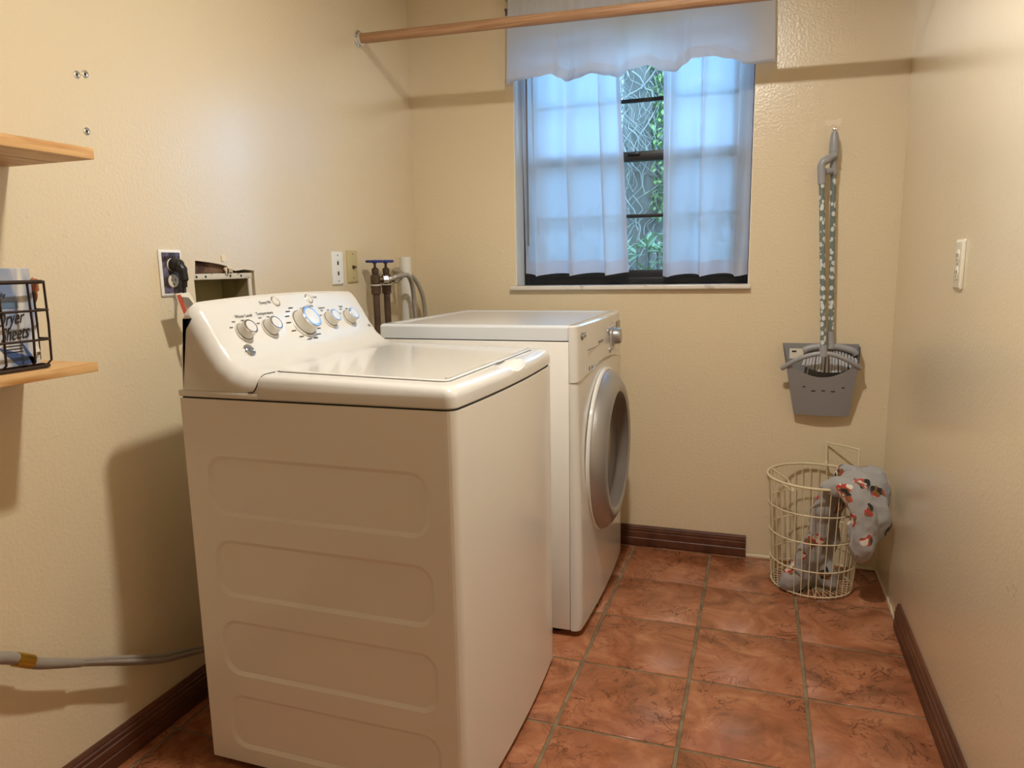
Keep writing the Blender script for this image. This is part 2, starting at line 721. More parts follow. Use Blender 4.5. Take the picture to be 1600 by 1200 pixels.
def rrect(u0, u1, v0, v1, r, k=6):
    out = []
    for cx, cy, a0 in ((u1 - r, v1 - r, 0), (u0 + r, v1 - r, PI / 2), (u0 + r, v0 + r, PI), (u1 - r, v0 + r, 1.5 * PI)):
        for i in range(k + 1):
            a = a0 + PI / 2 * i / k
            out.append((cx + r * math.cos(a), cy + r * math.sin(a)))
    return out


def face_with_holes(bm, outer, holes):
    edges = []
    rows = []
    for lp in [outer] + holes:
        vs = [bm.verts.new(p) for p in lp]
        rows.append(vs)
        for i in range(len(vs)):
            edges.append(bm.edges.new((vs[i], vs[(i + 1) % len(vs)])))
    bmesh.ops.triangle_fill(bm, use_beauty=True, use_dissolve=False, edges=edges)
    return rows


def strip(bm, A, B):
    n = len(A)
    for i in range(n):
        j = (i + 1) % n
        bm.faces.new((A[i], A[j], B[j], B[i]))


def boolean_cut(o, cutter):
    md = o.modifiers.new('cut', 'BOOLEAN')
    md.operation = 'DIFFERENCE'
    md.solver = 'EXACT'
    md.object = cutter
    bpy.context.view_layer.update()
    dg = bpy.context.evaluated_depsgraph_get()
    me = bpy.data.meshes.new_from_object(o.evaluated_get(dg))
    o.modifiers.clear()
    o.data = me
    for p in me.polygons:
        p.use_smooth = True
    me.set_sharp_from_angle(angle=math.radians(30))
    bpy.data.objects.remove(cutter, do_unlink=True)


def text(name, body, size, pos, right, up, m, parent, shear=0.0, align='CENTER', sx=1.0):
    cu = bpy.data.curves.new(name, 'FONT')
    cu.body = body
    cu.size = size
    cu.extrude = 0.00025
    cu.shear = shear
    cu.align_x = align
    cu.align_y = 'CENTER'
    cu.resolution_u = 3
    t = bpy.data.objects.new('tmp_text', cu)
    COL.objects.link(t)
    dg = bpy.context.evaluated_depsgraph_get()
    me = bpy.data.meshes.new_from_object(t.evaluated_get(dg))
    bpy.data.objects.remove(t, do_unlink=True)
    bpy.data.curves.remove(cu)
    r = Vector(right).normalized()
    u = Vector(up).normalized()
    n = r.cross(u)
    for v in me.vertices:
        v.co = Vector(pos) + r * v.co.x * sx + u * v.co.y + n * (v.co.z + 0.0004)
    me.materials.clear()
    me.materials.append(m)
    return link(name, me, parent)


W = 1.874
CEILZ = 2.44
YN = -3.6

# ------------------------------------------------------------------ room shell
# left wall with the torn opening around the old washer box
hole = [(-1.312, 1.03), (-1.072, 1.03), (-1.072, 1.160), (-1.115, 1.164), (-1.150, 1.160), (-1.178, 1.166),
        (-1.184, 1.174), (-1.205, 1.178), (-1.240, 1.183), (-1.304, 1.189), (-1.309, 1.150), (-1.314, 1.150)]
bm = NB()
outer = [(YN - .1, -.05), (.0, -.05), (.0, CEILZ + .05), (YN - .1, CEILZ + .05)]
rows = face_with_holes(bm, [Vector((0, y, z)) for y, z in outer], [[Vector((0, y, z)) for y, z in hole]])
back = [bm.verts.new((-.14, y, z)) for y, z in outer]
strip(bm, rows[0], back)
bm.faces.new(back)
hb = [bm.verts.new((-.012, y, z)) for y, z in hole]
strip(bm, rows[1], hb)
hb2 = [bm.verts.new((-.12, y, z)) for y, z in hole]
strip(bm, hb, hb2)
bm.faces.new(hb2)
wall_left = struct(obj('wall_left', bm, WALL, smooth=False))

# back wall with the window opening
WX0, WX1, WZ0, WZ1 = 0.457, 1.378, 1.062, 2.06
bm = NB()
ol = [Vector((x, 0, z)) for x, z in ((-.14, -.05), (W + .12, -.05), (W + .12, CEILZ + .05), (-.14, CEILZ + .05))]
wl = [Vector((x, 0, z)) for x, z in ((WX0, WZ0), (WX1, WZ0), (WX1, WZ1), (WX0, WZ1))]
ra = face_with_holes(bm, ol, [wl])
rb = face_with_holes(bm, [v + Vector((0, .17, 0)) for v in ol], [[v + Vector((0, .17, 0)) for v in wl]])
strip(bm, ra[0], rb[0])
strip(bm, ra[1], rb[1])
wall_back = struct(obj('wall_back', bm, WALL, smooth=False))
# white painted reveal of the window opening
bm = NB()
box(bm, WX0, WX0 + .003, .001, .106, WZ0 + .016, WZ1)
box(bm, WX1 - .003, WX1, .001, .106, WZ0 + .016, WZ1)
box(bm, WX0, WX1, .001, .106, WZ1 - .003, WZ1)
struct(obj('window_reveal', bm, WHITEPAINT, wall_back, smooth=False))

struct(obj('wall_right', bx(W, W + .12, YN - .1, 0, -.05, CEILZ + .05), WALL, smooth=False))
struct(obj('wall_near', bx(0, W, YN - .1, YN, -.05, CEILZ + .05), WALL, smooth=False))
struct(obj('ceiling', bx(0, W, YN, 0, CEILZ, CEILZ + .05), CEIL, smooth=False))

# floor: grout bed plus one object for each tile
floor = struct(obj('floor', bx(0, W, YN, 0, -.05, -.0035), GROUT, smooth=False))
T = 0.3067
gx, gy = 0.9619, -0.3258
G = 0.0045


def tile_mesh(w, d):
    b = NB()
    box(b, -w / 2, w / 2, -d / 2, d / 2, -.008, 0)
    es = [e for e in b.edges if all(v.co.z > -.001 for v in e.verts)]
    bmesh.ops.bevel(b, geom=es, offset=.0025, segments=2, profile=.5, affect='EDGES')
    me = bpy.data.meshes.new('tile')
    b.to_mesh(me)
    b.free()
    me.materials.append(TILE)
    for p in me.polygons:
        p.use_smooth = True
    me.set_sharp_from_angle(angle=math.radians(50))
    return me


cache = {}
for i in range(-4, 4):
    for j in range(-12, 2):
        x0, x1 = max(gx + i * T + G, .001), min(gx + (i + 1) * T - G, W - .001)
        y0, y1 = max(gy + j * T + G, YN), min(gy + (j + 1) * T - G, -.001)
        if x1 - x0 < .012 or y1 - y0 < .012:
            continue
        key = (round(x1 - x0, 3), round(y1 - y0, 3))
        if key not in cache:
            cache[key] = tile_mesh(x1 - x0, y1 - y0)
        link('tile', cache[key], floor, Matrix.Translation(((x0 + x1) / 2, (y0 + y1) / 2, 0)))

# baseboards: ridged profile (thickness, height)
bprof = [(0, 0.0005), (.014, 0.0005), (.016, .006), (.016, .034), (.013, .037), (.015, .040), (.015, .060), (.011, .063),
         (.013, .066), (.013, .073), (.008, .076), (.010, .079), (.006, .087), (0, .087)]


def baseboard(name, fn, d0, d1):
    return struct(obj(name, prism(NB(), bprof, fn, d0, d1), BASEB, angle=25))


baseboard('baseboard_left', lambda t, z, d: Vector((t + .0005, d, z)), YN + .001, -.017)
baseboard('baseboard_right', lambda t, z, d: Vector((W - .0005 - t, d, z)), YN + .001, -.462)
baseboard('baseboard_back', lambda t, z, d: Vector((d, -t - .0005, z)), .018, 1.402)
# ragged plaster edge where the boards are missing
bm = NB()
random.seed(5)
pts = [(1.404 + .02 * i, random.uniform(.004, .013)) for i in range(24)]
lo = [[Vector((x, -.0005, z)), Vector((x, -.004, z * .8)), Vector((x, -.005, .001)), Vector((x, -.0005, .001))] for x, z in pts if x < W - .003]
loft(bm, lo)
obj('plaster_edge', bm, WALL, wall_back)
bm = NB()
pts = [(-.45 + .02 * i, random.uniform(.004, .016)) for i in range(23)]
lo = [[Vector((W - .0005, y, z)), Vector((W - .004, y, z * .8)), Vector((W - .006, y, .001)), Vector((W - .0005, y, .001))] for y, z in pts if y < -.006]
loft(bm, lo)
obj('plaster_edge', bm, WALL, bpy.data.objects['wall_right'])
# spackle smear above the broom hook
bm = NB()
c = Vector((1.642, -.0012, 1.635))
vs = []
for k in range(20):
    a = 2 * PI * k / 20
    r = (.036 if abs(math.cos(a)) > .5 else .016) * random.uniform(.6, 1.15)
    vs.append(c + Vector((r * math.cos(a), 0, r * .6 * math.sin(a))))
loft(bm, [vs, [v + Vector((0, .001, 0)) for v in vs]])
obj('spackle_patch', bm, PATCH, wall_back)

# ------------------------------------------------------------------ window
fy0, fy1 = .106, .154
wz0 = WZ0 + .0146
bm = NB()
box(bm, WX0 + .004, WX0 + .034, fy0, fy1, wz0, WZ1 - .004, .002)
box(bm, WX1 - .034, WX1 - .004, fy0, fy1, wz0, WZ1 - .004, .002)
box(bm, WX0 + .034, WX1 - .034, fy0, fy1, wz0, wz0 + .028, .002)
box(bm, WX0 + .034, WX1 - .034, fy0, fy1, WZ1 - .034, WZ1 - .004, .002)
win = struct(obj('window_1', bm, WINBLACK))
MZ = 1.583


def sash(z0, z1, y0, y1, nm, rail_b, rail_t):
    b = NB()
    box(b, WX0 + .034, WX0 + .058, y0, y1, z0, z1, .0015)
    box(b, WX1 - .058, WX1 - .034, y0, y1, z0, z1, .0015)
    box(b, WX0 + .058, WX1 - .058, y0, y1, z0, z0 + rail_b, .0015)
    box(b, WX0 + .058, WX1 - .058, y0, y1, z1 - rail_t, z1, .0015)
    s = obj(nm, b, WINBLACK, win)
    zm = (z0 + rail_b + z1 - rail_t) / 2
    obj('muntin', bx(WX0 + .058, WX1 - .058, y0 + .002, y1 - .002, zm - .007, zm + .007, .001), WINBLACK, s)
    ym = (y0 + y1) / 2
    obj('pane', bx(WX0 + .058, WX1 - .058, ym - .0015, ym + .0015, z0 + rail_b, zm - .007), GLASS, s, smooth=False)
    obj('pane', bx(WX0 + .058, WX1 - .058, ym - .0015, ym + .0015, zm + .007, z1 - rail_t), GLASS, s, smooth=False)


sash(wz0 + .028, MZ + .018, .108, .126, 'lower_sash', .030, .036)
sash(MZ - .018, WZ1 - .034, .132, .150, 'upper_sash', .034, .026)
bm = NB()
v = [bm.verts.new(p) for p in ((WX0 + .04, .152, wz0 + .03), (WX1 - .04, .152, wz0 + .03), (WX1 - .04, .152, MZ), (WX0 + .04, .152, MZ))]
bm.faces.new(v)
obj('insect_screen', bm, SCREEN, win, smooth=False)
obj('sash_latch', bx(.90, .95, .098, .109, MZ + .002, MZ + .014, .003), WINBLACK, win)
# marble sill
bm = NB()
box(bm, .437, 1.385, -.024, -.0005, 1.060, 1.0765, .003)
box(bm, WX0 + .001, WX1 - .001, -.004, .172, 1.0625, 1.0765)
struct(obj('trim_1', bm, MARBLE))

# ------------------------------------------------------------------ curtains
def sheet(x_fn, z_fn, y_fn, nu, nv):
    b = NB()
    rows = []
    for j in range(nv + 1):
        t = j / nv
        rows.append([Vector((x_fn(i / nu, t), y_fn(i / nu, t), z_fn(i / nu, t))) for i in range(nu + 1)])
    return loft(b, rows, closed=False, caps=False)


def make_tier(label, xt0, xt1, xb0, xb1, zb, ph, flds):
    t = thing('sheer_curtain', label, 'curtain', ((xt0 + xt1) / 2, .03, zb), 'sheer curtain panels')

    def X(u, s):
        a = xt0 + (xb0 - xt0) * s
        c = xt1 + (xb1 - xt1) * s
        w = u + .062 * math.sin(2 * PI * flds * u + ph) * min(1, 6 * u, 6 * (1 - u)) * (.75 + .25 * s)
        return a + (c - a) * max(0, min(1, w))

    def Y(u, s):
        amp = .022 * (.6 + .4 * s)
        return .034 + amp * math.sin(2 * PI * flds * u + ph + .8 + .5 * math.sin(3 * s + ph)) + .006 * math.sin(2 * PI * (flds * 2.3) * u + 2 * s)

    ztop = 1.99

    def Z(u, s):
        return ztop + (zb + .006 * math.sin(2 * PI * flds * u + 1 + ph) - ztop) * s
    obj('cloth', sheet(X, Z, Y, 120, 40), SHEER, t, angle=80)
    s0 = 1 - .052 / (ztop - zb)
    obj('hem', sheet(lambda u, s: X(u, s0 + (1 - s0) * s), lambda u, s: Z(u, s0 + (1 - s0) * s) - .0005, lambda u, s: Y(u, s0 + (1 - s0) * s) - .0015, 120, 3), HEMF, t, angle=80)
    for ua, ub in ((0, .035), (.965, 1)):
        obj('side_hem', sheet(lambda u, s: X(ua + (ub - ua) * u, s), Z_(Z, ua, ub), lambda u, s: Y(ua + (ub - ua) * u, s) - .0012, 4, 40), HEMF, t, angle=80)
    return t


def Z_(Z, ua, ub):
    return lambda u, s: Z(ua + (ub - ua) * u, s)


make_tier('white sheer curtain panel covering the left side of the window', .474, .872, .482, .917, 1.121, .6, 3.0)
make_tier('white sheer curtain panel covering the right side of the window', 1.046, 1.372, 1.054, 1.372, 1.112, 2.4, 2.5)
# thin tilt wand hanging in front of the left panel
bm = NB()
cyl(bm, (.513, .000, 1.90), (.513, .000, 1.238), .0035, 8)
tag(obj('curtain_wand', bm, GREYPRINT), 'thin grey wand hanging before the left curtain panel', 'wand')

vx = [.450, .512, .577, .631, .660, .690, .729, .791, .852, .891, .936, 1.0, 1.053, 1.097, 1.133, 1.16, 1.229, 1.288, 1.353, 1.44]
vz = [1.865, 1.871, 1.875, 1.883, 1.870, 1.853, 1.855, 1.867, 1.856, 1.848, 1.866, 1.874, 1.854, 1.848, 1.866, 1.881, 1.882, 1.869, 1.846, 1.843]
vy = [.0, .006, .010, .004, -.012, -.012, .002, .012, .004, -.010, .006, .012, -.004, -.012, .000, .010, .010, .004, -.006, .0]


def interp(xs, ys, x):
    for i in range(len(xs) - 1):
        if x <= xs[i + 1]:
            t = (x - xs[i]) / (xs[i + 1] - xs[i])
            t = t * t * (3 - 2 * t)
            return ys[i] + (ys[i + 1] - ys[i]) * t
    return ys[-1]


VT = 2.225


def vX(u, s):
    return .450 + (1.44 - .450) * u + (.012 * (1 - s) * (1 if u < .5 else -1) * abs(2 * u - 1))


def vYf(u, s):
    x = .450 + .99 * u
    gather = .006 * math.sin(2 * PI * 26 * u + 2 * math.sin(9 * u)) * max(0, 1 - s * 2.2)
    return -.056 - interp(vx, vy, x) * 1.25 * (s ** 1.1) + gather + .004 * mnoise.noise(Vector((x * 9, s * 3, 2)))


def vZf(u, s):
    x = .450 + .99 * u
    return VT + (interp(vx, vz, x) - VT) * s


val = thing('window_valance', 'white gathered valance with a scalloped hem over the window', 'valance', (.945, -.056, 1.85))
obj('cloth', sheet(vX, vZf, vYf, 240, 40), VALF, val, angle=80)


def hemz(u, s):
    zb = vZf(u, 1)
    return zb + .040 * (1 - s) - .0006


obj('hem', sheet(vX, hemz, lambda u, s: vYf(u, 1) - .0022 - .0006 * math.sin(PI * s), 240, 3), VALF, val, angle=80)
for xx, uu in ((.450, 0), (1.44, 1)):
    obj('return', sheet(lambda u, s, uu=uu: vX(uu, s) + .001 * math.sin(6 * u), lambda u, s, uu=uu: vZf(uu, s), lambda u, s, uu=uu: vYf(uu, s) * (1 - u) + u * -.004, 6, 30), VALF, val, angle=80)
bm = NB()
tube(bm, catmull([(.446, -.002, 2.180), (.446, -.045, 2.182), (.455, -.052, 2.182), (.48, -.0525, 2.182), (1.41, -.0525, 2.182), (1.435, -.052, 2.182), (1.444, -.045, 2.182), (1.444, -.002, 2.180)], 4), .004, 8)
obj('rod', bm, GREYPL, val)
for xx in (.440, 1.450):
    b = bx(xx - .003, xx + .003, -.03, -.0005, 2.140, 2.150, .001)
    box(b, xx - .009, xx + .009, -.004, -.0005, 2.132, 2.158, .001)
    obj('bracket', b, GREYPRINT, val)

# ------------------------------------------------------------------ closet rod
cr_ = thing('closet_rod', 'round wooden closet rod spanning the room with chrome end flanges', 'closet rod', (0.94, -.4, 1.94))
bm = NB()
tube(bm, [(.012, -.4, 1.987), (.6, -.4, 1.973), (1.2, -.4, 1.959), (W - .012, -.4, 1.944)], .0175, 20)
obj('pole', bm, RODWOOD, cr_)
for xx, sx, zz in ((.0008, 1, 1.987), (W - .0008, -1, 1.944)):
    b = NB()
    lathe(b, [(.0295, 0), (.030, .002), (.028, .004), (.0225, .005), (.0215, .016), (.019, .0165)], (xx, -.4, zz), (sx, 0, 0), 28)
    fl = obj('flange', b, CHROME, cr_)
    for a in (.5, 2.6, 4.7):
        bb = NB()
        lathe(bb, [(.0028, 0), (.0024, .0012), (.0006, .0016)], (xx + sx * .0038, -.4 + .0255 * math.cos(a), zz + .0255 * math.sin(a)), (sx, 0, 0), 8)
        obj('screw', bb, BRASS, fl)

# ------------------------------------------------------------------ ceiling lamp (just above the frame)
LX, LY = 1.19, -1.54
lamp = thing('ceiling_lamp', 'small round white ceiling downlight with a bright flat lens', 'lamp', (LX, LY, CEILZ))
b = NB()
lathe(b, [(.075, 0), (.075, .010), (.068, .060), (.064, .072), (.058, .073), (.056, .066)], (LX, LY, CEILZ - .0005), (0, 0, -1), 32, capends=False)
obj('housing', b, WHITE_PL, lamp)
b = NB()
lathe(b, [(.056, .0665), (.050, .0695), (.001, .070)], (LX, LY, CEILZ), (0, 0, -1), 32, capends=False)
obj('lens', b, emit('lens_glow', LAMP_COLOR, LAMP_STRENGTH), lamp)

# ------------------------------------------------------------------ washing machine
wx0, wx1, wy0, wy1 = .220, .878, -1.624, -.949
wyc = (wy0 + wy1) / 2
washer = thing('washing_machine', 'white top loading washing machine with a tilted knob console', 'washing machine', ((wx0 + wx1) / 2, wyc, 0))


def plan(xb, inset, rad=.024, bow=.012, nseg=14, near=None, far=None):
    """plan outline of the cabinet, starting at rear near corner, anticlockwise seen from above"""
    x1 = wx1 - inset
    y0 = wy0 + inset
    y1 = wy1 - inset
    out = [(xb, y0)]
    for k in range(7):
        a = -PI / 2 + PI / 2 * k / 6
        out.append((x1 - rad + rad * math.cos(a), y0 + rad + rad * math.sin(a)))
    for k in range(1, nseg):
        y = y0 + rad + (y1 - y0 - 2 * rad) * k / nseg
        out.append((x1 + bow * (1 - ((y - wyc) / (wyc - y0 - rad)) ** 2), y))
    for k in range(7):
        a = PI / 2 * k / 6
        out.append((x1 - rad + rad * math.cos(a), y1 - rad + rad * math.sin(a)))
    out.append((xb, y1))
    return out


bm = NB()
# near side sheet with four recessed pressings
zb, zt = .016, .887
outer = [Vector((x, wy0, z)) for x, z in ((wx0, zb), (wx1 - .024, zb), (wx1 - .024, zt), (wx0, zt))]
rects = [(.276, .816, .624, .762), (.277, .819, .432, .568), (.277, .821, .240, .376), (.277, .822, .054, .190)]
loops = [rrect(a, b_, c_, d_, .042, 7) for a, b_, c_, d_ in rects]
rows = face_with_holes(bm, outer, [[Vector((x, wy0, z)) for x, z in lp] for lp in loops])
for (a, b_, c_, d_), r in zip(rects, rows[1:]):
    inn = [bm.verts.new((x, wy0 + .005, z)) for x, z in rrect(a + .009, b_ - .009, c_ + .009, d_ - .009, .035, 7)]
    strip(bm, r, inn)
    bm.faces.new(inn)
pl = plan(wx0, 0)[1:]
loft(bm, [[Vector((x, y, zb)) for x, y in pl], [Vector((x, y, zt)) for x, y in pl]], closed=False, caps=False)
loft(bm, [[Vector((wx0, wy1, zb)), Vector((wx0, wy1, zt))], [Vector((wx0, wy0, zb)), Vector((wx0, wy0, zt))]], closed=False, caps=False)
full = plan(wx0, 0)
bm.faces.new([bm.verts.new((x, y, zb)) for x, y in full])
bm.faces.new([bm.verts.new((x, y, zt)) for x, y in full])
cab = obj('cabinet', bm, WHITE_EN, washer, angle=25)
for p in cab.data.polygons:
    if p.normal.y < -.85 and abs(p.normal.x) < .5:
        p.use_smooth = False
for fx in (wx0 + .05, wx1 - .06):
    for fy in (wy0 + .05, wy1 - .05):
        b = NB()
        lathe(b, [(.018, .0005), (.020, .003), (.020, .008), (.009, .009), (.009, .017)], (fx, fy, 0), (0, 0, 1), 14)
        obj('foot', b, BLACKPL, washer)
# thin dark reveal between cabinet and top
b = NB()
pin = plan(wx0 + .004, .004)
loft(b, [[Vector((x, y, .8868)) for x, y in pin], [Vector((x, y, .8905)) for x, y in pin]])
obj('seam', b, DARK, washer)


def ztop(x):
    return .9435 - .010 * max(0, (x - .42)) / .46


# deck around the lid
DX0 = .424
b = NB()
lps = []
for ins, dz, xo in ((.004, None, 0), (0, None, 0), (0, None, 0), (.0015, -.014, .003), (.006, -.006, .006), (.013, -.0015, .008), (.024, 0, .01)):
    pp = plan(DX0 + xo, ins)
    lps.append(pp)
zz = [.890, .8935, .912]
loops3 = []
for k, pp in enumerate(lps):
    if k < 3:
        loops3.append([Vector((x, y, zz[k])) for x, y in pp])
    else:
        dz = (-.014, -.006, -.0015, 0)[k - 3]
        loops3.append([Vector((x, y, ztop(x) + dz)) for x, y in pp])
loft(b, loops3)
deck = obj('deck', b, WHITE_PL, washer, angle=30)
cb = NB()
bmesh.ops.create_uvsphere(cb, u_segments=40, v_segments=24, radius=1)
for v in cb.verts:
    v.co = Vector((.870 + v.co.x * .034, -1.265 + v.co.y * .080, .946 + v.co.z * .036))
me = bpy.data.meshes.new('cut')
cb.to_mesh(me)
cb.free()
cutter = bpy.data.objects.new('cut', me)
COL.objects.link(cutter)
cutter.location = deck.location
deck.parent = None
boolean_cut(deck, cutter)
deck.parent = washer
# rear base strip under the console
b = NB()
box(b, wx0 - .004, DX0 + .004, wy0 - .001, wy1 + .001, .890, .9055, .004)
obj('rear_deck', b, WHITE_PL, washer)
# lid
b = NB()
lx0, lx1, ly0, ly1 = .432, .838, wy0 + .056, wy1 - .056
lidp = rrect(lx0, lx1, ly0, ly1, .018, 6)
lidi = rrect(lx0 + .004, lx1 - .004, ly0 + .004, ly1 - .004, .014, 6)
loft(b, [[Vector((x, y, ztop(x) - .003)) for x, y in lidp], [Vector((x, y, ztop(x) + .002)) for x, y in lidp],
         [Vector((x, y, ztop(x) + .0042)) for x, y in lidi]])
lid = obj('lid', b, WHITE_PL, washer, angle=12)
b = NB()
ri = rrect(lx1 - .012, lx1 - .003, ly0 + .012, ly1 - .012, .004, 3)
loft(b, [[Vector((x, y, ztop(x) + .003)) for x, y in ri], [Vector((x, y, ztop(x) + .0075)) for x, y in ri]])
obj('lid_ridge', b, WHITE_PL, lid)
b = NB()
li2 = rrect(lx0 - .003, lx1 + .003, ly0 - .003, ly1 + .003, .02, 6)
loft(b, [[Vector((x, y, ztop(x) - .002)) for x, y in li2], [Vector((x, y, ztop(x) + .0006)) for x, y in li2]])
obj('lid_seam', b, GREYPRINT, lid)

# console: one profile swept along the width with rounded ends
prof = [(.222, .905), (.226, .98), (.232, 1.04), (.238, 1.073), (.247, 1.088), (.259, 1.093), (.270, 1.088), (.281, 1.074), (.300, 1.045),
        (.322, 1.008), (.347, .974), (.373, .955), (.402, .946), (.434, .9435)]


def console_loop(s, y):
    # s = inset of the profile (rounded ends)
    pts = [Vector((p[0], 0, p[1])) for p in prof]
    out = []
    for i, p_ in enumerate(pts):
        t = (pts[min(i + 1, len(pts) - 1)] - pts[max(i - 1, 0)]).normalized()
        n = Vector((t.z, 0, -t.x))   # points inward
        if n.dot(Vector((.30, 0, .95)) - p_) < 0 and i > 7:
            pass
        wgt = 1.0 if i > 3 else (0.25 if i < 2 else .6)
        q = p_ + n * s * wgt
        out.append(q)
    arch = .009 * (1 - ((y - wyc) / .33) ** 2)
    res = []
    for i, q in enumerate(out):
        k = max(0, min(1, (q.z - .95) / .14))
        res.append(Vector((q.x, y, max(q.z, .9052) + arch * k * (1 if i > 1 else .5))))
    bx_ = res[-1].x
    res.append(Vector((bx_, y, .9052)))
    return res


b = NB()
lp = []
RAD = .036
stations = []
for k in range(9):
    a = PI / 2 * k / 8
    stations.append((RAD * (1 - math.sin(a)), RAD * (1 - math.cos(a))))
near_st = [(wy0 + .0005 + dy, s) for s, dy in stations]
far_st = [(wy1 - .0005 - dy, s) for s, dy in reversed(stations)]
mids = [(wy0 + .0005 + RAD + (wy1 - wy0 - .001 - 2 * RAD) * k / 12, 0) for k in range(1, 12)]
for y, s in near_st + mids + far_st:
    lp.append(console_loop(s, y))
loft(b, lp)
console = obj('console', b, WHITE_PL, washer, angle=28)
b = NB()
tube(b, catmull([(.404, wy0 - .0006, .9058), (.416, wy0 - .0008, .907), (.424, wy0 - .0006, .916), (.430, wy0 + .004, .932), (.434, wy0 + .016, .9425), (.436, wy0 + .05, .9438)], 4), .0011, 6)
obj('console_seam', b, DARK, console)
# fascia frame for controls
FN = Vector((.83, 0, .557)).normalized()
FU = Vector((-.557, 0, .83)).normalized()
FP = Vector((.322, 0, 1.008))


def fp(y, h, out=0.0):
    """point on the fascia at slope height h (measured from FP along FU), lifted by out"""
    best = None
    for i in range(5, len(prof) - 1):
        p0 = Vector((prof[i][0], 0, prof[i][1]))
        p1 = Vector((prof[i + 1][0], 0, prof[i + 1][1]))
        h0, h1 = (p0 - FP).dot(FU), (p1 - FP).dot(FU)
        if h1 <= h <= h0:
            best = p0.lerp(p1, (h0 - h) / (h0 - h1))
            break
    if best is None:
        best = FP + FU * h
    arch = .009 * (1 - ((y - wyc) / .33) ** 2)
    k = max(0, min(1, (best.z - .95) / .14))
    return best + Vector((0, y, arch * k)) + FN * out


def knob(y, h, r, hgt, skirt):
    b = NB()
    lathe(b, [(r * 1.22, -.004), (r * 1.22, .002), (r * 1.14, .004)], fp(y, h), FN, 32)
    kb = obj('knob', b, KNOB_PL, washer)
    b = NB()
    lathe(b, [(r * 1.02, .004), (r * 1.03, .006), (r, .0075), (r * .94, hgt * .75), (r * .90, hgt * .92)], fp(y, h), FN, 32)
    obj('grip', b, KNOB_PL, kb)
    b = NB()
    lathe(b, [(r * .93, hgt * .90), (r * .93, hgt * .97), (r * .86, hgt * 1.02), (r * .80, hgt * 1.02)], fp(y, h), FN, 32)
    obj('chrome_ring', b, CHROME, kb)
    b = NB()
    lathe(b, [(r * .80, hgt * .99), (r * .79, hgt * 1.015), (r * .5, hgt * 1.03), (r * .01, hgt * 1.035)], fp(y, h), FN, 32)
    obj('cap', b, WHITE_PL, kb)
    b = NB()
    lathe(b, [(r * 1.10, .0035), (r * 1.10, .0048), (r * .98, .0052)], fp(y, h), FN, 32)
    obj('shadow_gap', b, GREYPRINT, kb)


knob(-1.516, .014, .0205, .026, 0)
knob(-1.425, .014, .0205, .026, 0)
knob(-1.291, .014, .0335, .034, 1)
knob(-1.170, .014, .0205, .026, 0)
knob(-1.077, .014, .0205, .026, 0)
for yb in (-1.352, -1.212):
    b = NB()
    lathe(b, [(.0145, -.004), (.0145, .002), (.0125, .0035), (.0115, .002)], fp(yb, .079), FN, 24)
    bt = obj('button', b, CHROME, washer)
    b = NB()
    lathe(b, [(.0115, .001), (.0105, .0036), (.001, .0042)], fp(yb, .079), FN, 24)
    obj('button_cap', b, KNOB_PL, bt)
# printed words and tick marks on the fascia
RY = Vector((0, 1, 0))


def ftext(s, y, h, size, m=GREYPRINT):
    text('lettering', s, size, fp(y, h, .0010), RY, (fp(y, h + .006) - fp(y, h - .006)), m, console)


ftext('Water Level', -1.490, .052, .0115)
ftext('Temperature', -1.415, .052, .0115)
ftext('Deep Fill', -1.392, .079, .0115)
ftext('Options', -1.180, .050, .009)
ftext('Soak', -1.085, .050, .009)
ftext('Start', -1.180, .083, .009)
ftext('Cycles', -1.225, .058, .010)
ftext('HE', -.995, -.018, .012)


def tick(y, h, w, m=GREYPRINT):
    b = NB()
    c0 = fp(y, h, .0008)
    vv = []
    for a_, b_ in ((-w / 2, -.0013), (w / 2, -.0013), (w / 2, .0013), (-w / 2, .0013)):
        vv.append(c0 + RY * a_ + FU * b_)
    loft(b, [vv, [q + FN * .0006 for q in vv]])
    obj('tick_mark', b, m, console, smooth=False)


for ky, rr in ((-1.516, .031), (-1.425, .031), (-1.170, .031), (-1.077, .031)):
    for a in (150, 115, 65, 30):
        tick(ky + rr * math.cos(math.radians(a)) * 1.15, .014 + rr * math.sin(math.radians(a)), .010)
for a in (200, 172, 150, 130, 108, 60, 35, 10, 335, 310, 285, 255, 228):
    rr = .050
    tick(-1.291 + rr * math.cos(math.radians(a)) * 1.12, .014 + rr * math.sin(math.radians(a)) * .92, .017, DARKPRINT)
# round badge with a monogram
b = NB()
lathe(b, [(.0165, -.003), (.0165, .002), (.0145, .003)], fp(-1.535, -.032), FN, 28)
bd = obj('badge', b, CHROME, washer)
b = NB()
lathe(b, [(.0135, .0022), (.0135, .0034), (.0125, .0036)], fp(-1.535, -.032), FN, 28)
obj('badge_face', b, GREYPRINT, bd)
b = NB()
tube(b, [fp(-1.535, -.032, .0036) + (RY * math.cos(q * PI / 8) + FU * math.sin(q * PI / 8)) * .0108 for q in range(16)], .0008, 6, closed=True)
obj('badge_ring', b, CHROME, bd)
text('monogram', 'GE', .014, fp(-1.535, -.032, .0035), RY, FU, CHROME, bd, shear=.3)

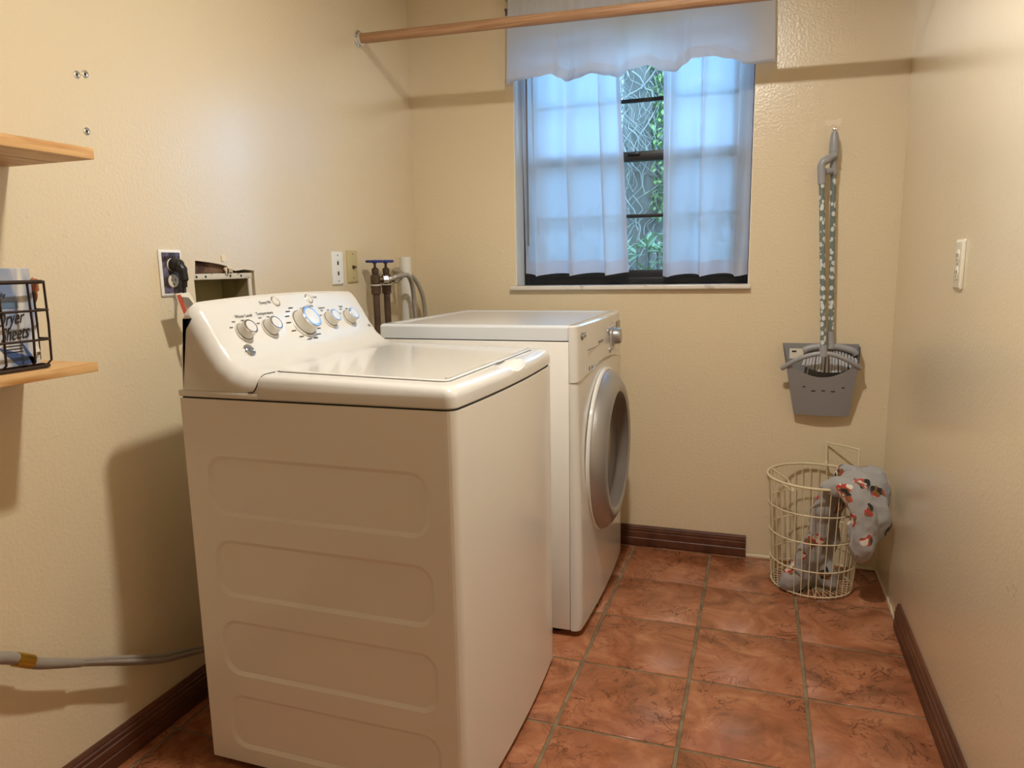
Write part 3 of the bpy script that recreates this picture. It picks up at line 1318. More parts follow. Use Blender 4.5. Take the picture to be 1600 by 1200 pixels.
# ------------------------------------------------------------------ dryer
dx0, dxs, dy0, dy1 = .265, .893, -.818, -.118
dyc = (dy0 + dy1) / 2
dryer = thing('clothes_dryer', 'white front loading clothes dryer with a silver ringed round door', 'dryer', (.6, dyc, 0))
obj('body', bx(dx0 + .012, dxs - .001, dy0, dy1, .024, .936, .003), WHITE_EN, dryer)
for fx in (.32, .84):
    for fy in (dy0 + .05, dy1 - .05):
        b = NB()
        lathe(b, [(.020, .0005), (.020, .008), (.010, .010), (.010, .026)], (fx, fy, 0), (0, 0, 1), 14)
        obj('foot', b, BLACKPL, dryer)
obj('top_gap', bx(dx0 + .015, dxs - .002, dy0 + .003, dy1 - .003, .935, .940), DARK, dryer)
b = NB()


def dtop(ins):
    return rrect(dx0 + ins, dxs + .002 - min(ins, .0), dy0 + ins, dy1 - ins, .012, 5)


loft(b, [[Vector((x, y, .939)) for x, y in rrect(dx0, dxs, dy0, dy1, .010)], [Vector((x, y, .976)) for x, y in rrect(dx0, dxs, dy0, dy1, .010)],
         [Vector((x, y, .981)) for x, y in rrect(dx0 + .002, dxs - .0005, dy0 + .002, dy1 - .002, .010)],
         [Vector((x, y, .984)) for x, y in rrect(dx0 + .007, dxs - .001, dy0 + .007, dy1 - .007, .010)],
         [Vector((x, y, .984)) for x, y in rrect(dx0 + .030, dxs - .028, dy0 + .030, dy1 - .030, .012)],
         [Vector((x, y, .9805)) for x, y in rrect(dx0 + .036, dxs - .034, dy0 + .036, dy1 - .036, .012)],
         [Vector((x, y, .9825)) for x, y in rrect(dx0 + .12, dxs - .12, dy0 + .12, dy1 - .12, .05)],
         [Vector((x, y, .9832)) for x, y in rrect(dx0 + .22, dxs - .22, dy0 + .22, dy1 - .22, .06)]])
obj('top_panel', b, DRYTOP, dryer, angle=14)


# front panels: bowed in plan, leaning slightly back towards the top
def dfront(z, off=0.0):
    """plan polyline of the front at height z"""
    lean = .016 * (1 - max(0, (z - .25)) / .73) if z > .25 else .016
    xm = .922 + lean + off
    bow = .010
    r = .024
    y0, y1 = dy0 + .002 - off * .5, dy1 - .002 + off * .5
    xe = xm - bow
    pts = [(dxs + .0006, y0)]
    for k in range(7):
        a = -PI / 2 + PI / 2 * k / 6
        pts.append((xe - r + r * math.cos(a), y0 + r + r * math.sin(a)))
    for k in range(1, 24):
        y = y0 + r + (y1 - y0 - 2 * r) * k / 24
        pts.append((xe + bow * (1 - ((y - dyc) / (dyc - y0 - r)) ** 2), y))
    for k in range(7):
        a = PI / 2 * k / 6
        pts.append((xe - r + r * math.cos(a), y1 - r + r * math.sin(a)))
    pts.append((dxs + .0006, y1))
    return pts


def dseam(y):
    return .812 + .034 * max(0, math.cos(PI * (y - dyc) / .70)) ** 1.3


def panel(zlo, zhi, n, off):
    loops_ = []
    for k in range(n + 1):
        t = k / n
        lp_ = []
        base = dfront(.5)
        for i in range(len(base)):
            y_ = base[i][1]
            z_ = zlo(y_) + (zhi(y_) - zlo(y_)) * t
            x_, yy = dfront(z_, off)[i]
            lp_.append(Vector((x_, yy, z_)))
        loops_.append(lp_)
    return loops_


b = NB()
L_ = panel(lambda y: .022 + .006, lambda y: dseam(y) - .0015, 16, 0)
lo0 = [Vector((dxs + .0006 + (v.x - dxs) * .90, v.y * 1, .022)) for v in L_[0]]
loft(b, [lo0] + L_)
obj('front_panel', b, WHITE_PL, dryer, angle=25)
b = NB()
L2 = panel(lambda y: dseam(y) + .0015, lambda y: .970, 8, .003)
tp = [Vector((dxs + .0006 + (v.x - dxs) * .97, v.y, .979)) for v in L2[-1]]
tp2 = [Vector((dxs + .0006 + (v.x - dxs) * .80, v.y + (.004 if v.y < dyc else -.004), .9835)) for v in L2[-1]]
loft(b, L2 + [tp, tp2])
ctrl = obj('control_panel', b, WHITE_PL, dryer, angle=25)
b = NB()
L3 = panel(lambda y: dseam(y) - .003, lambda y: dseam(y) + .003, 1, -.002)
loft(b, L3)
obj('panel_seam', b, KNOB_PL, dryer)


def fx_at(y, z, off=.003):
    pts = dfront(z, off)
    best = min(pts[4:-4], key=lambda q: abs(q[1] - y))
    return best[0]


# door: silver ring standing proud, recessed grey window
DC = Vector((.934, dyc, .53))
door_prof = [(.272, .000), (.274, .006), (.269, .016), (.254, .031), (.232, .044), (.216, .048), (.205, .046), (.200, .042)]
b = NB()
lathe(b, door_prof, DC, (1, 0, 0), 72, capends=False)
door = obj('door', b, SILVER, dryer, angle=40)
b = NB()
lathe(b, [(.282, -.008), (.282, .001), (.276, .004), (.272, .003)], DC, (1, 0, 0), 72, capends=False)
obj('door_surround', b, WHITE_PL, door)
b = NB()
lathe(b, [(.200, .0425), (.195, .034), (.186, .012), (.180, .006)], DC, (1, 0, 0), 72, capends=False)
obj('shaded_inner_wall', b, RINGSHADE, door)  # inner wall of the ring, coloured dark as if in shade
b = NB()
lathe(b, [(.1805, .0062), (.172, .005), (.10, .0085), (.001, .010)], DC, (1, 0, 0), 72, capends=False)
obj('door_window', b, DARKGLASS, door)
# control knob, display, buttons, lettering
kx = fx_at(-.31, .907)
b = NB()
lathe(b, [(.036, -.002), (.036, .004), (.033, .006), (.030, .008), (.028, .026), (.025, .030), (.001, .031)], (kx, -.31, .905), (1, 0, .06), 36)
kn = obj('dial', b, SILVER, dryer)
b = NB()
lathe(b, [(.041, -.003), (.041, .0015), (.037, .002)], (kx, -.31, .905), (1, 0, .06), 36)
obj('dial_ring', b, KNOB_PL, kn)
xd = fx_at(-.19, .925)
obj('display', bx(xd - .006, xd + .0015, -.235, -.145, .895, .950, .003), DARKGLASS, dryer)
for k in range(3):
    obj('button', bx(xd - .004, xd + .003, -.235 + .032 * k, -.212 + .032 * k, .862, .880, .002), SILVER, dryer)
for yy, zz_ in ((-.372, .862), (-.40, .93)):
    b = NB()
    xx = fx_at(yy, zz_)
    lathe(b, [(.011, -.003), (.011, .003), (.008, .005), (.001, .0055)], (xx, yy, zz_), (1, 0, 0), 20)
    obj('button', b, SILVER, dryer)
DU = Vector((-.02, 0, 1))
xl = fx_at(-.735, .950) + .001
b = NB()
lathe(b, [(.0115, -.002), (.0115, .001), (.0105, .0013)], (xl - .0003, -.757, .948), (1, 0, 0), 24)
lg = obj('logo_disc', b, GREYPRINT, ctrl)
text('logo_letters', 'LG', .011, (xl + .001, -.757, .948), RY, DU, WHITE_PL, lg)
text('lettering', 'LG', .024, (xl + .0006, -.728, .948), RY, DU, GREYPRINT, ctrl)
xm_ = fx_at(-.6, .90) + .0008
b = bx(xm_ - .002, xm_ + .0006, -.705, -.49, .8985, .9000)
obj('printed_line', b, GREYPRINT, ctrl, smooth=False)
text('lettering', 'SENSOR DRY', .012, (fx_at(-.53, .907) + .0012, -.53, .9085), RY, DU, GREYPRINT, ctrl)
text('lettering', '10', .016, (fx_at(-.655, .84) + .0012, -.655, .8395), RY, DU, DARKPRINT, ctrl)
b = NB()
lathe(b, [(.007, -.002), (.007, .0008)], (fx_at(-.685, .84) , -.683, .8395), (1, 0, 0), 16)
obj('printed_mark', b, GREYPRINT, ctrl)
for a in range(8):
    an = math.radians(90 + 180 * a / 7)
    yy, zz_ = -.31 + .055 * math.cos(an) * 1.2, .905 + .048 * math.sin(an)
    x_ = fx_at(yy, zz_)
    obj('printed_mark', bx(x_ - .001, x_ + .0008, yy - .010, yy + .006, zz_ - .0015, zz_ + .0015), GREYPRINT, ctrl, smooth=False)

# ------------------------------------------------------------------ plumbing on the left wall
def valve_pipe(py, label, hose):
    px = .062
    t = thing('water_supply_pipe', label, 'pipe', (px, py, .0))
    b = NB()
    tube(b, [(px, py, .002), (px, py, 1.075)], .0125, 16)
    obj('pipe', b, PIPE, t)
    b = NB()
    lathe(b, [(.0125, 1.062), (.0175, 1.066), (.0175, 1.086), (.0185, 1.088), (.0185, 1.096)], (px, py, 0), (0, 0, 1), 18)
    obj('coupling', b, PIPE, t)
    b = NB()
    lathe(b, [(.0175, 1.0965), (.0175, 1.1005)], (px, py, 0), (0, 0, 1), 18)
    obj('thread_tape', b, PVC, t)
    b = NB()
    lathe(b, [(.016, 1.101), (.0185, 1.104), (.0185, 1.132), (.014, 1.138), (.011, 1.140), (.013, 1.142), (.013, 1.158), (.008, 1.162), (.0045, 1.164), (.0045, 1.184)], (px, py, 0), (0, 0, 1), 18)
    cyl(b, (px, py, 1.118), (px + .030, py + .022, 1.118), .011, 14)
    v_ = obj('valve', b, BRASS, t)
    b = NB()
    n_ = 40
    wheel = [Vector((px + (.027 + .003 * math.cos(5 * 2 * PI * i / n_)) * math.cos(2 * PI * i / n_), py + (.027 + .003 * math.cos(5 * 2 * PI * i / n_)) * math.sin(2 * PI * i / n_), 1.186)) for i in range(n_)]
    tube(b, wheel, .0048, 8, closed=True)
    for i in range(5):
        a = 2 * PI * i / 5
        cyl(b, (px, py, 1.184), (px + .027 * math.cos(a), py + .027 * math.sin(a), 1.186), .0035, 6)
    lathe(b, [(.008, 1.178), (.009, 1.182), (.008, 1.190), (.001, 1.192)], (px, py, 0), (0, 0, 1), 14)
    obj('handwheel', b, BLUEV, v_)
    b = NB()
    x, y, a = frame((.8, .6, 0))
    lathe(b, [(.012, .028), (.017, .030), (.017, .046), (.012, .050)], (px, py, 1.118), (.8, .6, 0), 8)
    obj('hose_nut', b, CHROME, v_)
    b = NB()
    pth = [Vector(q) for q in hose]
    tube(b, catmull(pth, 8), .0095, 12)
    obj('supply_hose', b, BRAID, t)


valve_pipe(-.470, 'brown water pipe with a blue handwheel, farther from the white standpipe',
           [(.100, -.441, 1.118), (.125, -.40, 1.130), (.128, -.33, 1.128), (.122, -.285, 1.075), (.120, -.270, .98), (.14, -.265, .80), (.18, -.30, .55)])
valve_pipe(-.388, 'brown water pipe with a blue handwheel, next to the white standpipe',
           [(.100, -.359, 1.118), (.100, -.325, 1.134), (.058, -.285, 1.146), (.021, -.245, 1.150), (.021, -.195, 1.148), (.045, -.125, 1.120), (.064, -.088, 1.05), (.068, -.072, .95), (.09, -.08, .70), (.14, -.12, .5)])
b = NB()
lathe(b, [(.0235, .002), (.0235, 1.203), (.0205, 1.203), (.0205, 1.10), (.001, 1.09)], (.060, -.222, 0), (0, 0, 1), 28)
tag(obj('drain_standpipe', b, PVC), 'open white plastic standpipe beside the braided hoses', 'pipe')

# ------------------------------------------------------------------ old recessed washer box in the torn wall opening
wb = thing('recessed_washer_box', 'old recessed washer box in a torn wall opening', 'wall box', (-.02, -1.195, 1.03))
b = NB()
YA, YB, ZA, ZB = -1.308, -1.090, 1.034, 1.142
# open box: back, sides, bottom, top
box(b, -.108, -.104, YA, YB, ZA, ZB)
box(b, -.104, -.010, YA, YA + .003, ZA, ZB)
box(b, -.104, -.010, YB - .003, YB, ZA, ZB)
box(b, -.104, -.010, YA, YB, ZA, ZA + .003)
box(b, -.104, -.010, YA, YB, ZB - .003, ZB)
obj('box', b, OLIVE, wb, smooth=False)
b = bx(-.010, -.004, YA - .003, YB + .012, ZB - .004, ZB + .012, .001)
rim_ = obj('rim', b, RIMW, wb)
obj('rim', bx(-.010, -.004, YB - .004, YB + .010, ZA, ZB - .004, .001), RIMW, wb)
for yy in (-1.300, -1.266, -1.170, -1.125):
    bb = NB()
    lathe(bb, [(.0035, 0), (.0035, .0009)], (-.0042, yy, ZB + .004), (1, 0, 0), 10)
    obj('rivet_hole', bb, DARK, wb)
b = bx(-.06, -.012, -1.306, -1.18, ZB + .013, ZB + .0415)
obj('stud', b, GYPSUM, wb, smooth=False)
b = NB()
random.seed(3)
for k in range(5):
    y = -1.192 + .006 * k
    tube(b, [(-.004, y, 1.168), (.001 + random.uniform(0, .004), y + random.uniform(-.006, .006), 1.160 + random.uniform(-.004, .01)), (.002, y + random.uniform(-.01, .01), 1.150 + random.uniform(0, .008))], [.003, .0035, .001], 6)
obj('torn_paper', b, PATCH, wb)
b = NB()
pts_ = [Vector((.0008, -1.196 + .010 * math.cos(q * PI / 6) * (1 + .3 * math.sin(3 * q)), 1.196 + .011 * math.sin(q * PI / 6))) for q in range(12)]
loft(b, [pts_, [q + Vector((.0012, 0, 0)) for q in pts_]])
obj('plaster_chip', b, PATCH, wb)


# ------------------------------------------------------------------ wall plates
def plate_left(name, label, yc, zc, m, hgt=.116, wid=.070, cat='wall plate'):
    t = thing(name, label, cat, (0, yc, zc))
    b = NB()
    rr_ = rrect(yc - wid / 2, yc + wid / 2, zc - hgt / 2, zc + hgt / 2, .004, 4)
    r2 = rrect(yc - wid / 2 + .004, yc + wid / 2 - .004, zc - hgt / 2 + .004, zc + hgt / 2 - .004, .003, 4)
    loft(b, [[Vector((.0006, y, z)) for y, z in rr_], [Vector((.004, y, z)) for y, z in rr_], [Vector((.0062, y, z)) for y, z in r2]])
    obj('plate', b, m, t, angle=25)
    return t


def disc(name, p_, r, h, m, parent, axis=(1, 0, 0), n=14):
    b = NB()
    lathe(b, [(r, 0), (r, h * .7), (r * .7, h), (r * .01, h)], p_, axis, n)
    return obj(name, b, m, parent)


t = plate_left('jack_plate', 'white two jack wall plate beside the almond plate', -.629, 1.163, PLATEW)
for dz in (.045, -.045):
    disc('screw', (.006, -.629, 1.163 + dz), .0028, .001, GREYPRINT, t)
for dz in (.017, -.019):
    obj('jack', bx(.003, .0068, -.634, -.624, 1.163 + dz - .006, 1.163 + dz + .006, .001), DARK, t)
    obj('jack_notch', bx(.003, .0068, -.6315, -.6265, 1.163 + dz + .005, 1.163 + dz + .010, .001), DARK, t)
t = plate_left('coax_plate', 'almond wall plate with one brass cable connector', -.530, 1.168, ALMOND)
for dz in (.045, -.042):
    disc('screw', (.006, -.530, 1.168 + dz), .0028, .001, GREYPRINT, t)
disc('connector_nut', (.006, -.530, 1.166), .0075, .004, BRASS, t, n=6)
disc('connector', (.009, -.530, 1.166), .0045, .010, BRASS, t)

t = plate_left('picture_outlet', 'outlet with a white rimmed picture cover and black plug', -1.393, 1.158, PLATEW, .116, .074, 'outlet')
obj('picture', bx(.004, .0072, -1.393 - .030, -1.393 + .030, 1.158 - .051, 1.158 + .051, .001), DECOR, t)
for dz in (.020, -.020):
    b = NB()
    lathe(b, [(.0165, 0), (.0165, .0012), (.015, .0018)], (.0070, -1.393, 1.158 + dz), (1, 0, 0), 24)
    soc = obj('receptacle', b, IVORY, t)
    for dy in (-.0065, .0065):
        obj('slot', bx(.0075, .0092, -1.393 + dy - .001, -1.393 + dy + .001, 1.158 + dz - .002, 1.158 + dz + .006), DARK, soc, smooth=False)
    disc('ground_hole', (.0082, -1.393, 1.158 + dz - .008), .0024, .001, DARK, soc)
b = NB()
zg = [Vector((.0076, -1.420 + .0045 * k, 1.194 + (.006 if k % 2 else -.003))) for k in range(13)]
tube(b, zg, .0007, 5)
obj('printed_line', b, INK, t)

pc = thing('power_cord', 'black power plug and cord with a paper tag at the picture outlet', 'cord', (.03, -1.39, 1.0))
b = NB()
lathe(b, [(.0165, .0092), (.0175, .013), (.0165, .024), (.012, .034), (.004, .038)], (0, -1.390, 1.178), (1, 0, 0), 20)
tube(b, catmull([(.022, -1.390, 1.178), (.034, -1.388, 1.163), (.037, -1.388, 1.140), (.036, -1.388, 1.122)], 5), [.0135] * 6 + [.011] * 5 + [.0075] * 5, 12)
obj('plug', b, BLACKPL, pc)
b = NB()
tube(b, catmull([(.036, -1.388, 1.124), (.040, -1.394, 1.09), (.050, -1.400, 1.045), (.060, -1.394, 1.00), (.066, -1.372, .95), (.07, -1.374, .80), (.09, -1.38, .45), (.16, -1.40, .25), (.215, -1.40, .22)], 6), .0046, 10)
obj('cable', b, BLACKPL, pc)
# folded paper tag around the cord
b = NB()
tagpts = [(.058, -1.443, 1.106), (.058, -1.398, 1.109), (.064, -1.367, 1.053), (.064, -1.427, 1.045)]
q0 = [Vector(q) for q in tagpts]
loft(b, [q0, [q + Vector((.0012, -.0004, .0003)) for q in q0]])
tg = obj('paper_tag', b, PAPER, pc, smooth=False)
c0, c1 = Vector((.0590, -1.441, 1.104)), Vector((.0648, -1.425, 1.047))
b = NB()
rA = [c0, c0 + Vector((.0, .013, .0008)), c1 + Vector((.0, .013, .0016)), c1]
loft(b, [[q + Vector((.0006, 0, 0)) for q in rA], [q + Vector((.0014, 0, 0)) for q in rA]])
obj('red_stripe', b, REDPRINT, tg, smooth=False)
for k in range(8):
    u0 = c0 + Vector((.0012, .017, -.004)).lerp(Vector((.0012, .042, -.007)), k / 8)
    b = NB()
    s0 = c0 + Vector((.0016, .016 + .0030 * k, -.005 - .0004 * k))
    e0 = c1 + Vector((.0020, .016 + .0050 * k, .006))
    tube(b, [s0, e0], .0007, 4)
    obj('printed_line', b, INK, tg, smooth=False)

# right wall outlet
ro = thing('wall_outlet', 'ivory double outlet plate on the right wall', 'outlet', (W, -.842, 1.143))
yc, zc = -.842, 1.143
b = NB()
rr_ = rrect(yc - .036, yc + .036, zc - .060, zc + .060, .005, 4)
r2 = rrect(yc - .030, yc + .030, zc - .054, zc + .054, .004, 4)
loft(b, [[Vector((W - .0006, y, z)) for y, z in rr_], [Vector((W - .004, y, z)) for y, z in rr_], [Vector((W - .0072, y, z)) for y, z in r2]])
obj('plate', b, IVORY, ro, angle=25)
for dz in (.020, -.020):
    b = NB()
    lathe(b, [(.0165, 0), (.0165, .0012), (.015, .0018)], (W - .0068, yc, zc + dz), (-1, 0, 0), 24)
    soc = obj('receptacle', b, IVORY, ro)
    for dy in (-.0065, .0065):
        obj('slot', bx(W - .0092, W - .0078, yc + dy - .001, yc + dy + .001, zc + dz - .002, zc + dz + .007), DARK, soc, smooth=False)
    disc('ground_hole', (W - .0080, yc, zc + dz - .008), .0024, .0012, DARK, soc, (-1, 0, 0))
disc('screw', (W - .0066, yc, zc), .0028, .001, GREYPRINT, ro, (-1, 0, 0))

# metal wall anchors above the shelf
for (y, z), lb in zip(((-1.602, 1.586), (-1.581, 1.592), (-1.593, 1.470)),
                      ('left one of the paired metal wall anchors on the left wall', 'right one of the paired metal wall anchors on the left wall', 'single metal wall anchor below the pair, by the upper shelf')):
    a_ = thing('wall_anchor', lb, 'wall anchor', (0, y, z), 'metal wall anchors')
    b = NB()
    lathe(b, [(.0082, .0005), (.0080, .0014), (.0050, .0024), (.0030, .0012)], (0, y, z), (1, 0, 0), 18)
    obj('flange', b, CHROME, a_)
    disc('bore', (.0005, y, z), .0030, .0010, DARK, a_)

# ------------------------------------------------------------------ shelves, wire basket, carton
def shelf(label, x1, yend, zt, th):
    t = thing('wall_shelf', label, 'shelf', (0, yend - .3, zt - th), 'pine wall shelves')
    b = bx(.0008, x1, -2.75, yend, zt - th, zt, .0015)
    obj('board', b, PINE, t)
    # bracket under the board, nearer than the frame edge
    bb = bx(.0008, x1 * .8, -2.30, -2.275, zt - th - .030, zt - th, .002)
    box(bb, .0008, .020, -2.30, -2.275, zt - th - .15, zt - th, .002)
    obj('bracket', bb, WHITE_PL, t)
    return t


sh1 = shelf('upper pine board shelf on the left wall', .225, -1.780, 1.392, .0205)
obj('underside_joint', bx(.129, .1305, -2.70, -1.782, 1.392 - .0208, 1.392 - .0204), DARK, sh1, smooth=False)
shelf('lower pine board shelf carrying the wire basket', .200, -1.802, .9895, .0185)

SZ = .990
bk = thing('wire_shelf_basket', 'dark bronze wire basket with leather handle on the lower shelf', 'basket', (.10, -2.03, SZ))
BX0, BX1, BY0, BY1 = .035, .182, -2.20, -1.880
BZ0, BZ1 = SZ + .004, 1.147
rw = .0026


def rloop(z, grow=0.0, r=.018):
    return [Vector((x, y, z)) for x, y in rrect(BX0 - grow, BX1 + grow, BY0 - grow, BY1 + grow, r, 4)]


for z, gr, rad in ((BZ0, 0, .0032), (1.043, .004, .0022), (1.096, .006, .0022), (BZ1, .003, .0036)):
    b = NB()
    tube(b, rloop(z, gr), rad, 8, closed=True)
    obj('hoop', b, BRONZE, bk)
for y in [BY0 + .02 + k * .0535 for k in range(6)]:
    if y > BY1 - .01:
        y = BY1 - .006
    b = NB()
    tube(b, [(BX1 + .001, y, BZ1 + .002), (BX1 + .002, y, 1.07), (BX1, y - .002, BZ0 + .01), (BX1 - .012, y - .002, BZ0), (BX0 + .012, y - .002, BZ0), (BX0, y - .002, BZ0 + .01), (BX0 - .002, y, BZ1 + .002)], .0022, 6)
    obj('wire', b, BRONZE, bk)
for x in (.075, .112, .149, BX1 - .004):
    b = NB()
    tube(b, [(x, BY1 + .003, BZ1 + .002), (x, BY1 + .003, 1.07), (x, BY1, BZ0 + .01), (x, BY1 - .012, BZ0), (x, BY0 + .012, BZ0), (x, BY0, BZ0 + .01), (x, BY0 - .003, BZ1 + .002)], .0022, 6)
    obj('wire', b, BRONZE, bk)
b = NB()
hp = catmull([(.150, BY1 + .004, BZ1 + .001), (.146, BY1 + .012, 1.128), (.125, BY1 + .016, 1.107), (.098, BY1 + .016, 1.107), (.077, BY1 + .012, 1.128), (.073, BY1 + .004, BZ1 + .001)], 6)
lp_ = []
for i, q in enumerate(hp):
    lp_.append([q + Vector((0, -.0015, -.007)), q + Vector((0, .0015, -.007)), q + Vector((0, .0015, .007)), q + Vector((0, -.0015, .007))])
loft(b, lp_)
obj('leather_handle', b, LEATHER, bk)
for x in (.150, .073):
    obj('leather_loop', bx(x - .008, x + .008, BY1 - .004, BY1 + .010, BZ1 - .018, BZ1 + .006, .003), LEATHER, bk)

ct = thing('dryer_sheet_box', 'blue and white dryer sheets carton standing in the wire basket', 'carton', (.13, -1.99, SZ + .008))
CX, CY1 = .160, -1.887
CZ0, CZ1 = SZ + .0075, 1.172
obj('carton', bx(.085, CX, -2.060, CY1, CZ0, CZ1, .001), CARTON, ct, smooth=False)
PU = Vector((0, 0, 1))


def cprint(pts, m, h=.0006):
    b = NB()
    v = [Vector((CX + .0003, y, z)) for y, z in pts]
    loft(b, [v, [q + Vector((h, 0, 0)) for q in v]])
    return obj('print', b, m, ct, smooth=False)


cprint([(-2.06, 1.102), (-1.918, 1.102), (-1.918, 1.114), (-2.06, 1.114)], BANDBL)
cprint([(-1.965, 1.036), (-1.93, CZ0 + .002), (-1.90, CZ0 + .002), (-1.90, 1.010)], NAVY)
cprint([(-1.922, 1.045), (-1.897, 1.005), (-1.897, CZ0 + .002), (-1.905, CZ0 + .002)], NAVY)
cprint([(-2.04, CZ0 + .002), (-1.99, CZ0 + .002), (-1.975, 1.03), (-2.04, 1.045)], BANDBL)
cprint([(-1.975, 1.168), (-1.955, 1.168), (-1.945, 1.145), (-1.953, 1.143)], BANDBL)
drop = [(-1.893 + .0072 * math.sin(a) * (1 if math.cos(a) < 0 else (1 - math.cos(a)) ** .7), 1.019 - .009 * -math.cos(a) if math.cos(a) < 0 else 1.019 + .014 * math.cos(a)) for a in [2 * PI * k / 20 for k in range(20)]]
b = NB()
v = [Vector((CX + .0010, y, z)) for y, z in drop]
loft(b, [v, [q + Vector((.0005, 0, 0)) for q in v]])
obj('print', b, PAPER, ct, smooth=False)
text('lettering', '120', .008, (CX + .0016, -1.893, 1.016), RY, PU, INK, ct)
text('lettering', 'Dryer', .034, (CX + .0012, -1.936, 1.083), RY + Vector((0, 0, .10)), PU, INK, ct, shear=.45, sx=.58)
text('lettering', 'Sheets', .034, (CX + .0012, -1.931, 1.056), RY + Vector((0, 0, .10)), PU, INK, ct, shear=.45, sx=.58)
text('lettering', 'simply', .012, (CX + .0012, -1.953, 1.126), RY, PU, INK, ct)
for k in range(3):
    cprint([(-1.955, 1.034 - .0055 * k), (-1.918, 1.034 - .0055 * k), (-1.918, 1.0355 - .0055 * k), (-1.955, 1.0355 - .0055 * k)], INK)

# ------------------------------------------------------------------ grey tubing sagging along the left wall
hs = thing('grey_tubing', 'grey tubing with a brass band running low behind the washer', 'tubing', (.05, -1.8, .30))
main = [(.035, -2.12, .52), (.042, -2.04, .46), (.05, -1.963, .428), (.05, -1.928, .405), (.05, -1.892, .376), (.05, -1.850, .352), (.05, -1.800, .325)]
b = NB()
cm = catmull(main, 8)
tube(b, cm, [.0125 - .003 * max(0, i / (len(cm) - 1) - .6) / .4 for i in range(len(cm))], 12)
obj('sheath', b, GREYHOSE, hs)
tail = [(.05, -1.83, .341), (.05, -1.75, .300), (.05, -1.684, .265), (.05, -1.595, .219), (.06, -1.52, .196), (.07, -1.453, .175), (.09, -1.38, .165), (.10, -1.30, .16)]
for (ox, oz) in ((.0, .0075), (.006, -.001), (-.002, -.008)):
    b = NB()
    tt = catmull([(x + ox * min(1, k / 2), y, z + oz * min(1.0, .4 + k / 3) * (1 if k < 5 else .5)) for k, (x, y, z) in enumerate(tail)], 8)
    tube(b, tt, .0052, 10)
    obj('tube', b, GREYHOSE, hs)
b = NB()
tube(b, catmull([(.05, -1.935, .4095), (.05, -1.92, .3985), (.05, -1.905, .387)], 4), .0142, 16)
obj('band', b, YBRASS, hs)

# ------------------------------------------------------------------ broom and dustpan
br = thing('broom', 'long handled grey broom hanging from a wall hook', 'broom', (1.66, -.045, .75), )
bY = -.042
b = NB()
lathe(b, [(.004, .098), (.010, .094), (.0135, .080), (.0165, .050), (.0165, .025), (.0135, .006), (.0125, -.010), (.0135, -.045), (.0125, -.050)], (1.646, bY, 1.502), (-.02, 0, 1), 20)
obj('grip', b, GREYPL, br)
b = NB()
tube(b, [(1.6465, bY, 1.470), (1.668, bY - .002, .872)], .0095, 16)
obj('pole', b, POLEPAT, br)
b = NB()
tube(b, [(1.6645, bY - .002, .905), (1.6675, bY - .002, .868), (1.668, bY - .002, .845)], [.0125, .013, .017], 16)
hd = catmull([(1.578, bY, .832), (1.600, bY, .844), (1.650, bY, .850), (1.700, bY, .848), (1.742, bY, .836), (1.757, bY, .822)], 6)
tube(b, hd, [.006] + [.012] * (len(hd) - 2) + [.006], 12)
obj('head', b, GREYPL, br)
random.seed(11)
for k in range(17):
    x = 1.588 + k * .0102
    zt_ = .842 - .0004 * (k - 8) ** 2
    b = NB()
    e = Vector((x + (k - 8) * .0012 + random.uniform(-.002, .002), bY - .012 + random.uniform(-.003, .003), .757 + .00035 * (k - 8) ** 2))
    tube(b, [(x, bY, zt_ - .006), (x * .5 + e.x * .5, bY - .005, (zt_ + e.z) / 2), e], [.0038, .0046, .0052], 6)
    obj('bristle_tuft', b, BRISTLE, br)
b = NB()
tube(b, catmull([(1.648, -.001, 1.612), (1.647, -.022, 1.610), (1.646, -.042, 1.604), (1.646, -.050, 1.592), (1.646, -.042, 1.585), (1.646, -.034, 1.590)], 5), .0028, 8)
lathe(b, [(.008, .0005), (.008, .003), (.003, .005)], (1.648, 0, 1.612), (0, -1, 0), 14)
tag(obj('wall_hook', b, CHROME), 'small metal wall hook holding up the broom', 'hook')

dp = thing('dustpan', 'grey upright dustpan with patterned pole behind its curved yoke, clipped to the broom', 'dustpan', (1.65, -.05, .59))
# pan: back plate, curved front plate, bottom and side walls
b = NB()
nu = 24


def pan_x(u, z):
    t = (z - .592) / (.858 - .592)
    xl = 1.556 - .050 * t
    xr = 1.742 + .024 * t
    return xl + (xr - xl) * u


def front_top(u):
    return .800 - .058 * math.sin(PI * u) ** .8


def bulge(u, t):
    return -.034 - .050 * t - .010 * math.sin(PI * u)


frow = []
for j in range(9):
    t = j / 8
    row = []
    for i in range(nu + 1):
        u = i / nu
        z = .594 + (front_top(u) - .594) * t
        row.append(Vector((pan_x(u, z), bulge(u, (z - .594) / .2), z)))
    frow.append(row)
th = Vector((0, .003, 0))
outer_ = frow
loft(b, frow, closed=False, caps=False)
loft(b, [[q + th for q in r] for r in frow], closed=False, caps=False)
loft(b, [frow[-1], [q + th for q in frow[-1]]], closed=False, caps=False)
loft(b, [frow[0], [Vector((q.x, -.010, .590)) for q in frow[0]]], closed=False, caps=False)
for i in (0, nu):
    side = [r[i] for r in frow] + [Vector((pan_x(i / nu, .852), -.062, .852))]
    loft(b, [side, [Vector((q.x, -.010, q.z)) for q in side]], closed=False, caps=False)
    loft(b, [[q + Vector((.003 if i == 0 else -.003, 0, 0)) for q in side], [Vector((q.x + (.003 if i == 0 else -.003), -.010, q.z)) for q in side]], closed=False, caps=False)
bk_ = [[Vector((pan_x(u, z), yy, z)) for u in (0, 1)] for yy, z in ((-.010, .590), (-.010, .858), (-.013, .858), (-.013, .590))]
loft(b, bk_, closed=False, caps=False, cyc=True)
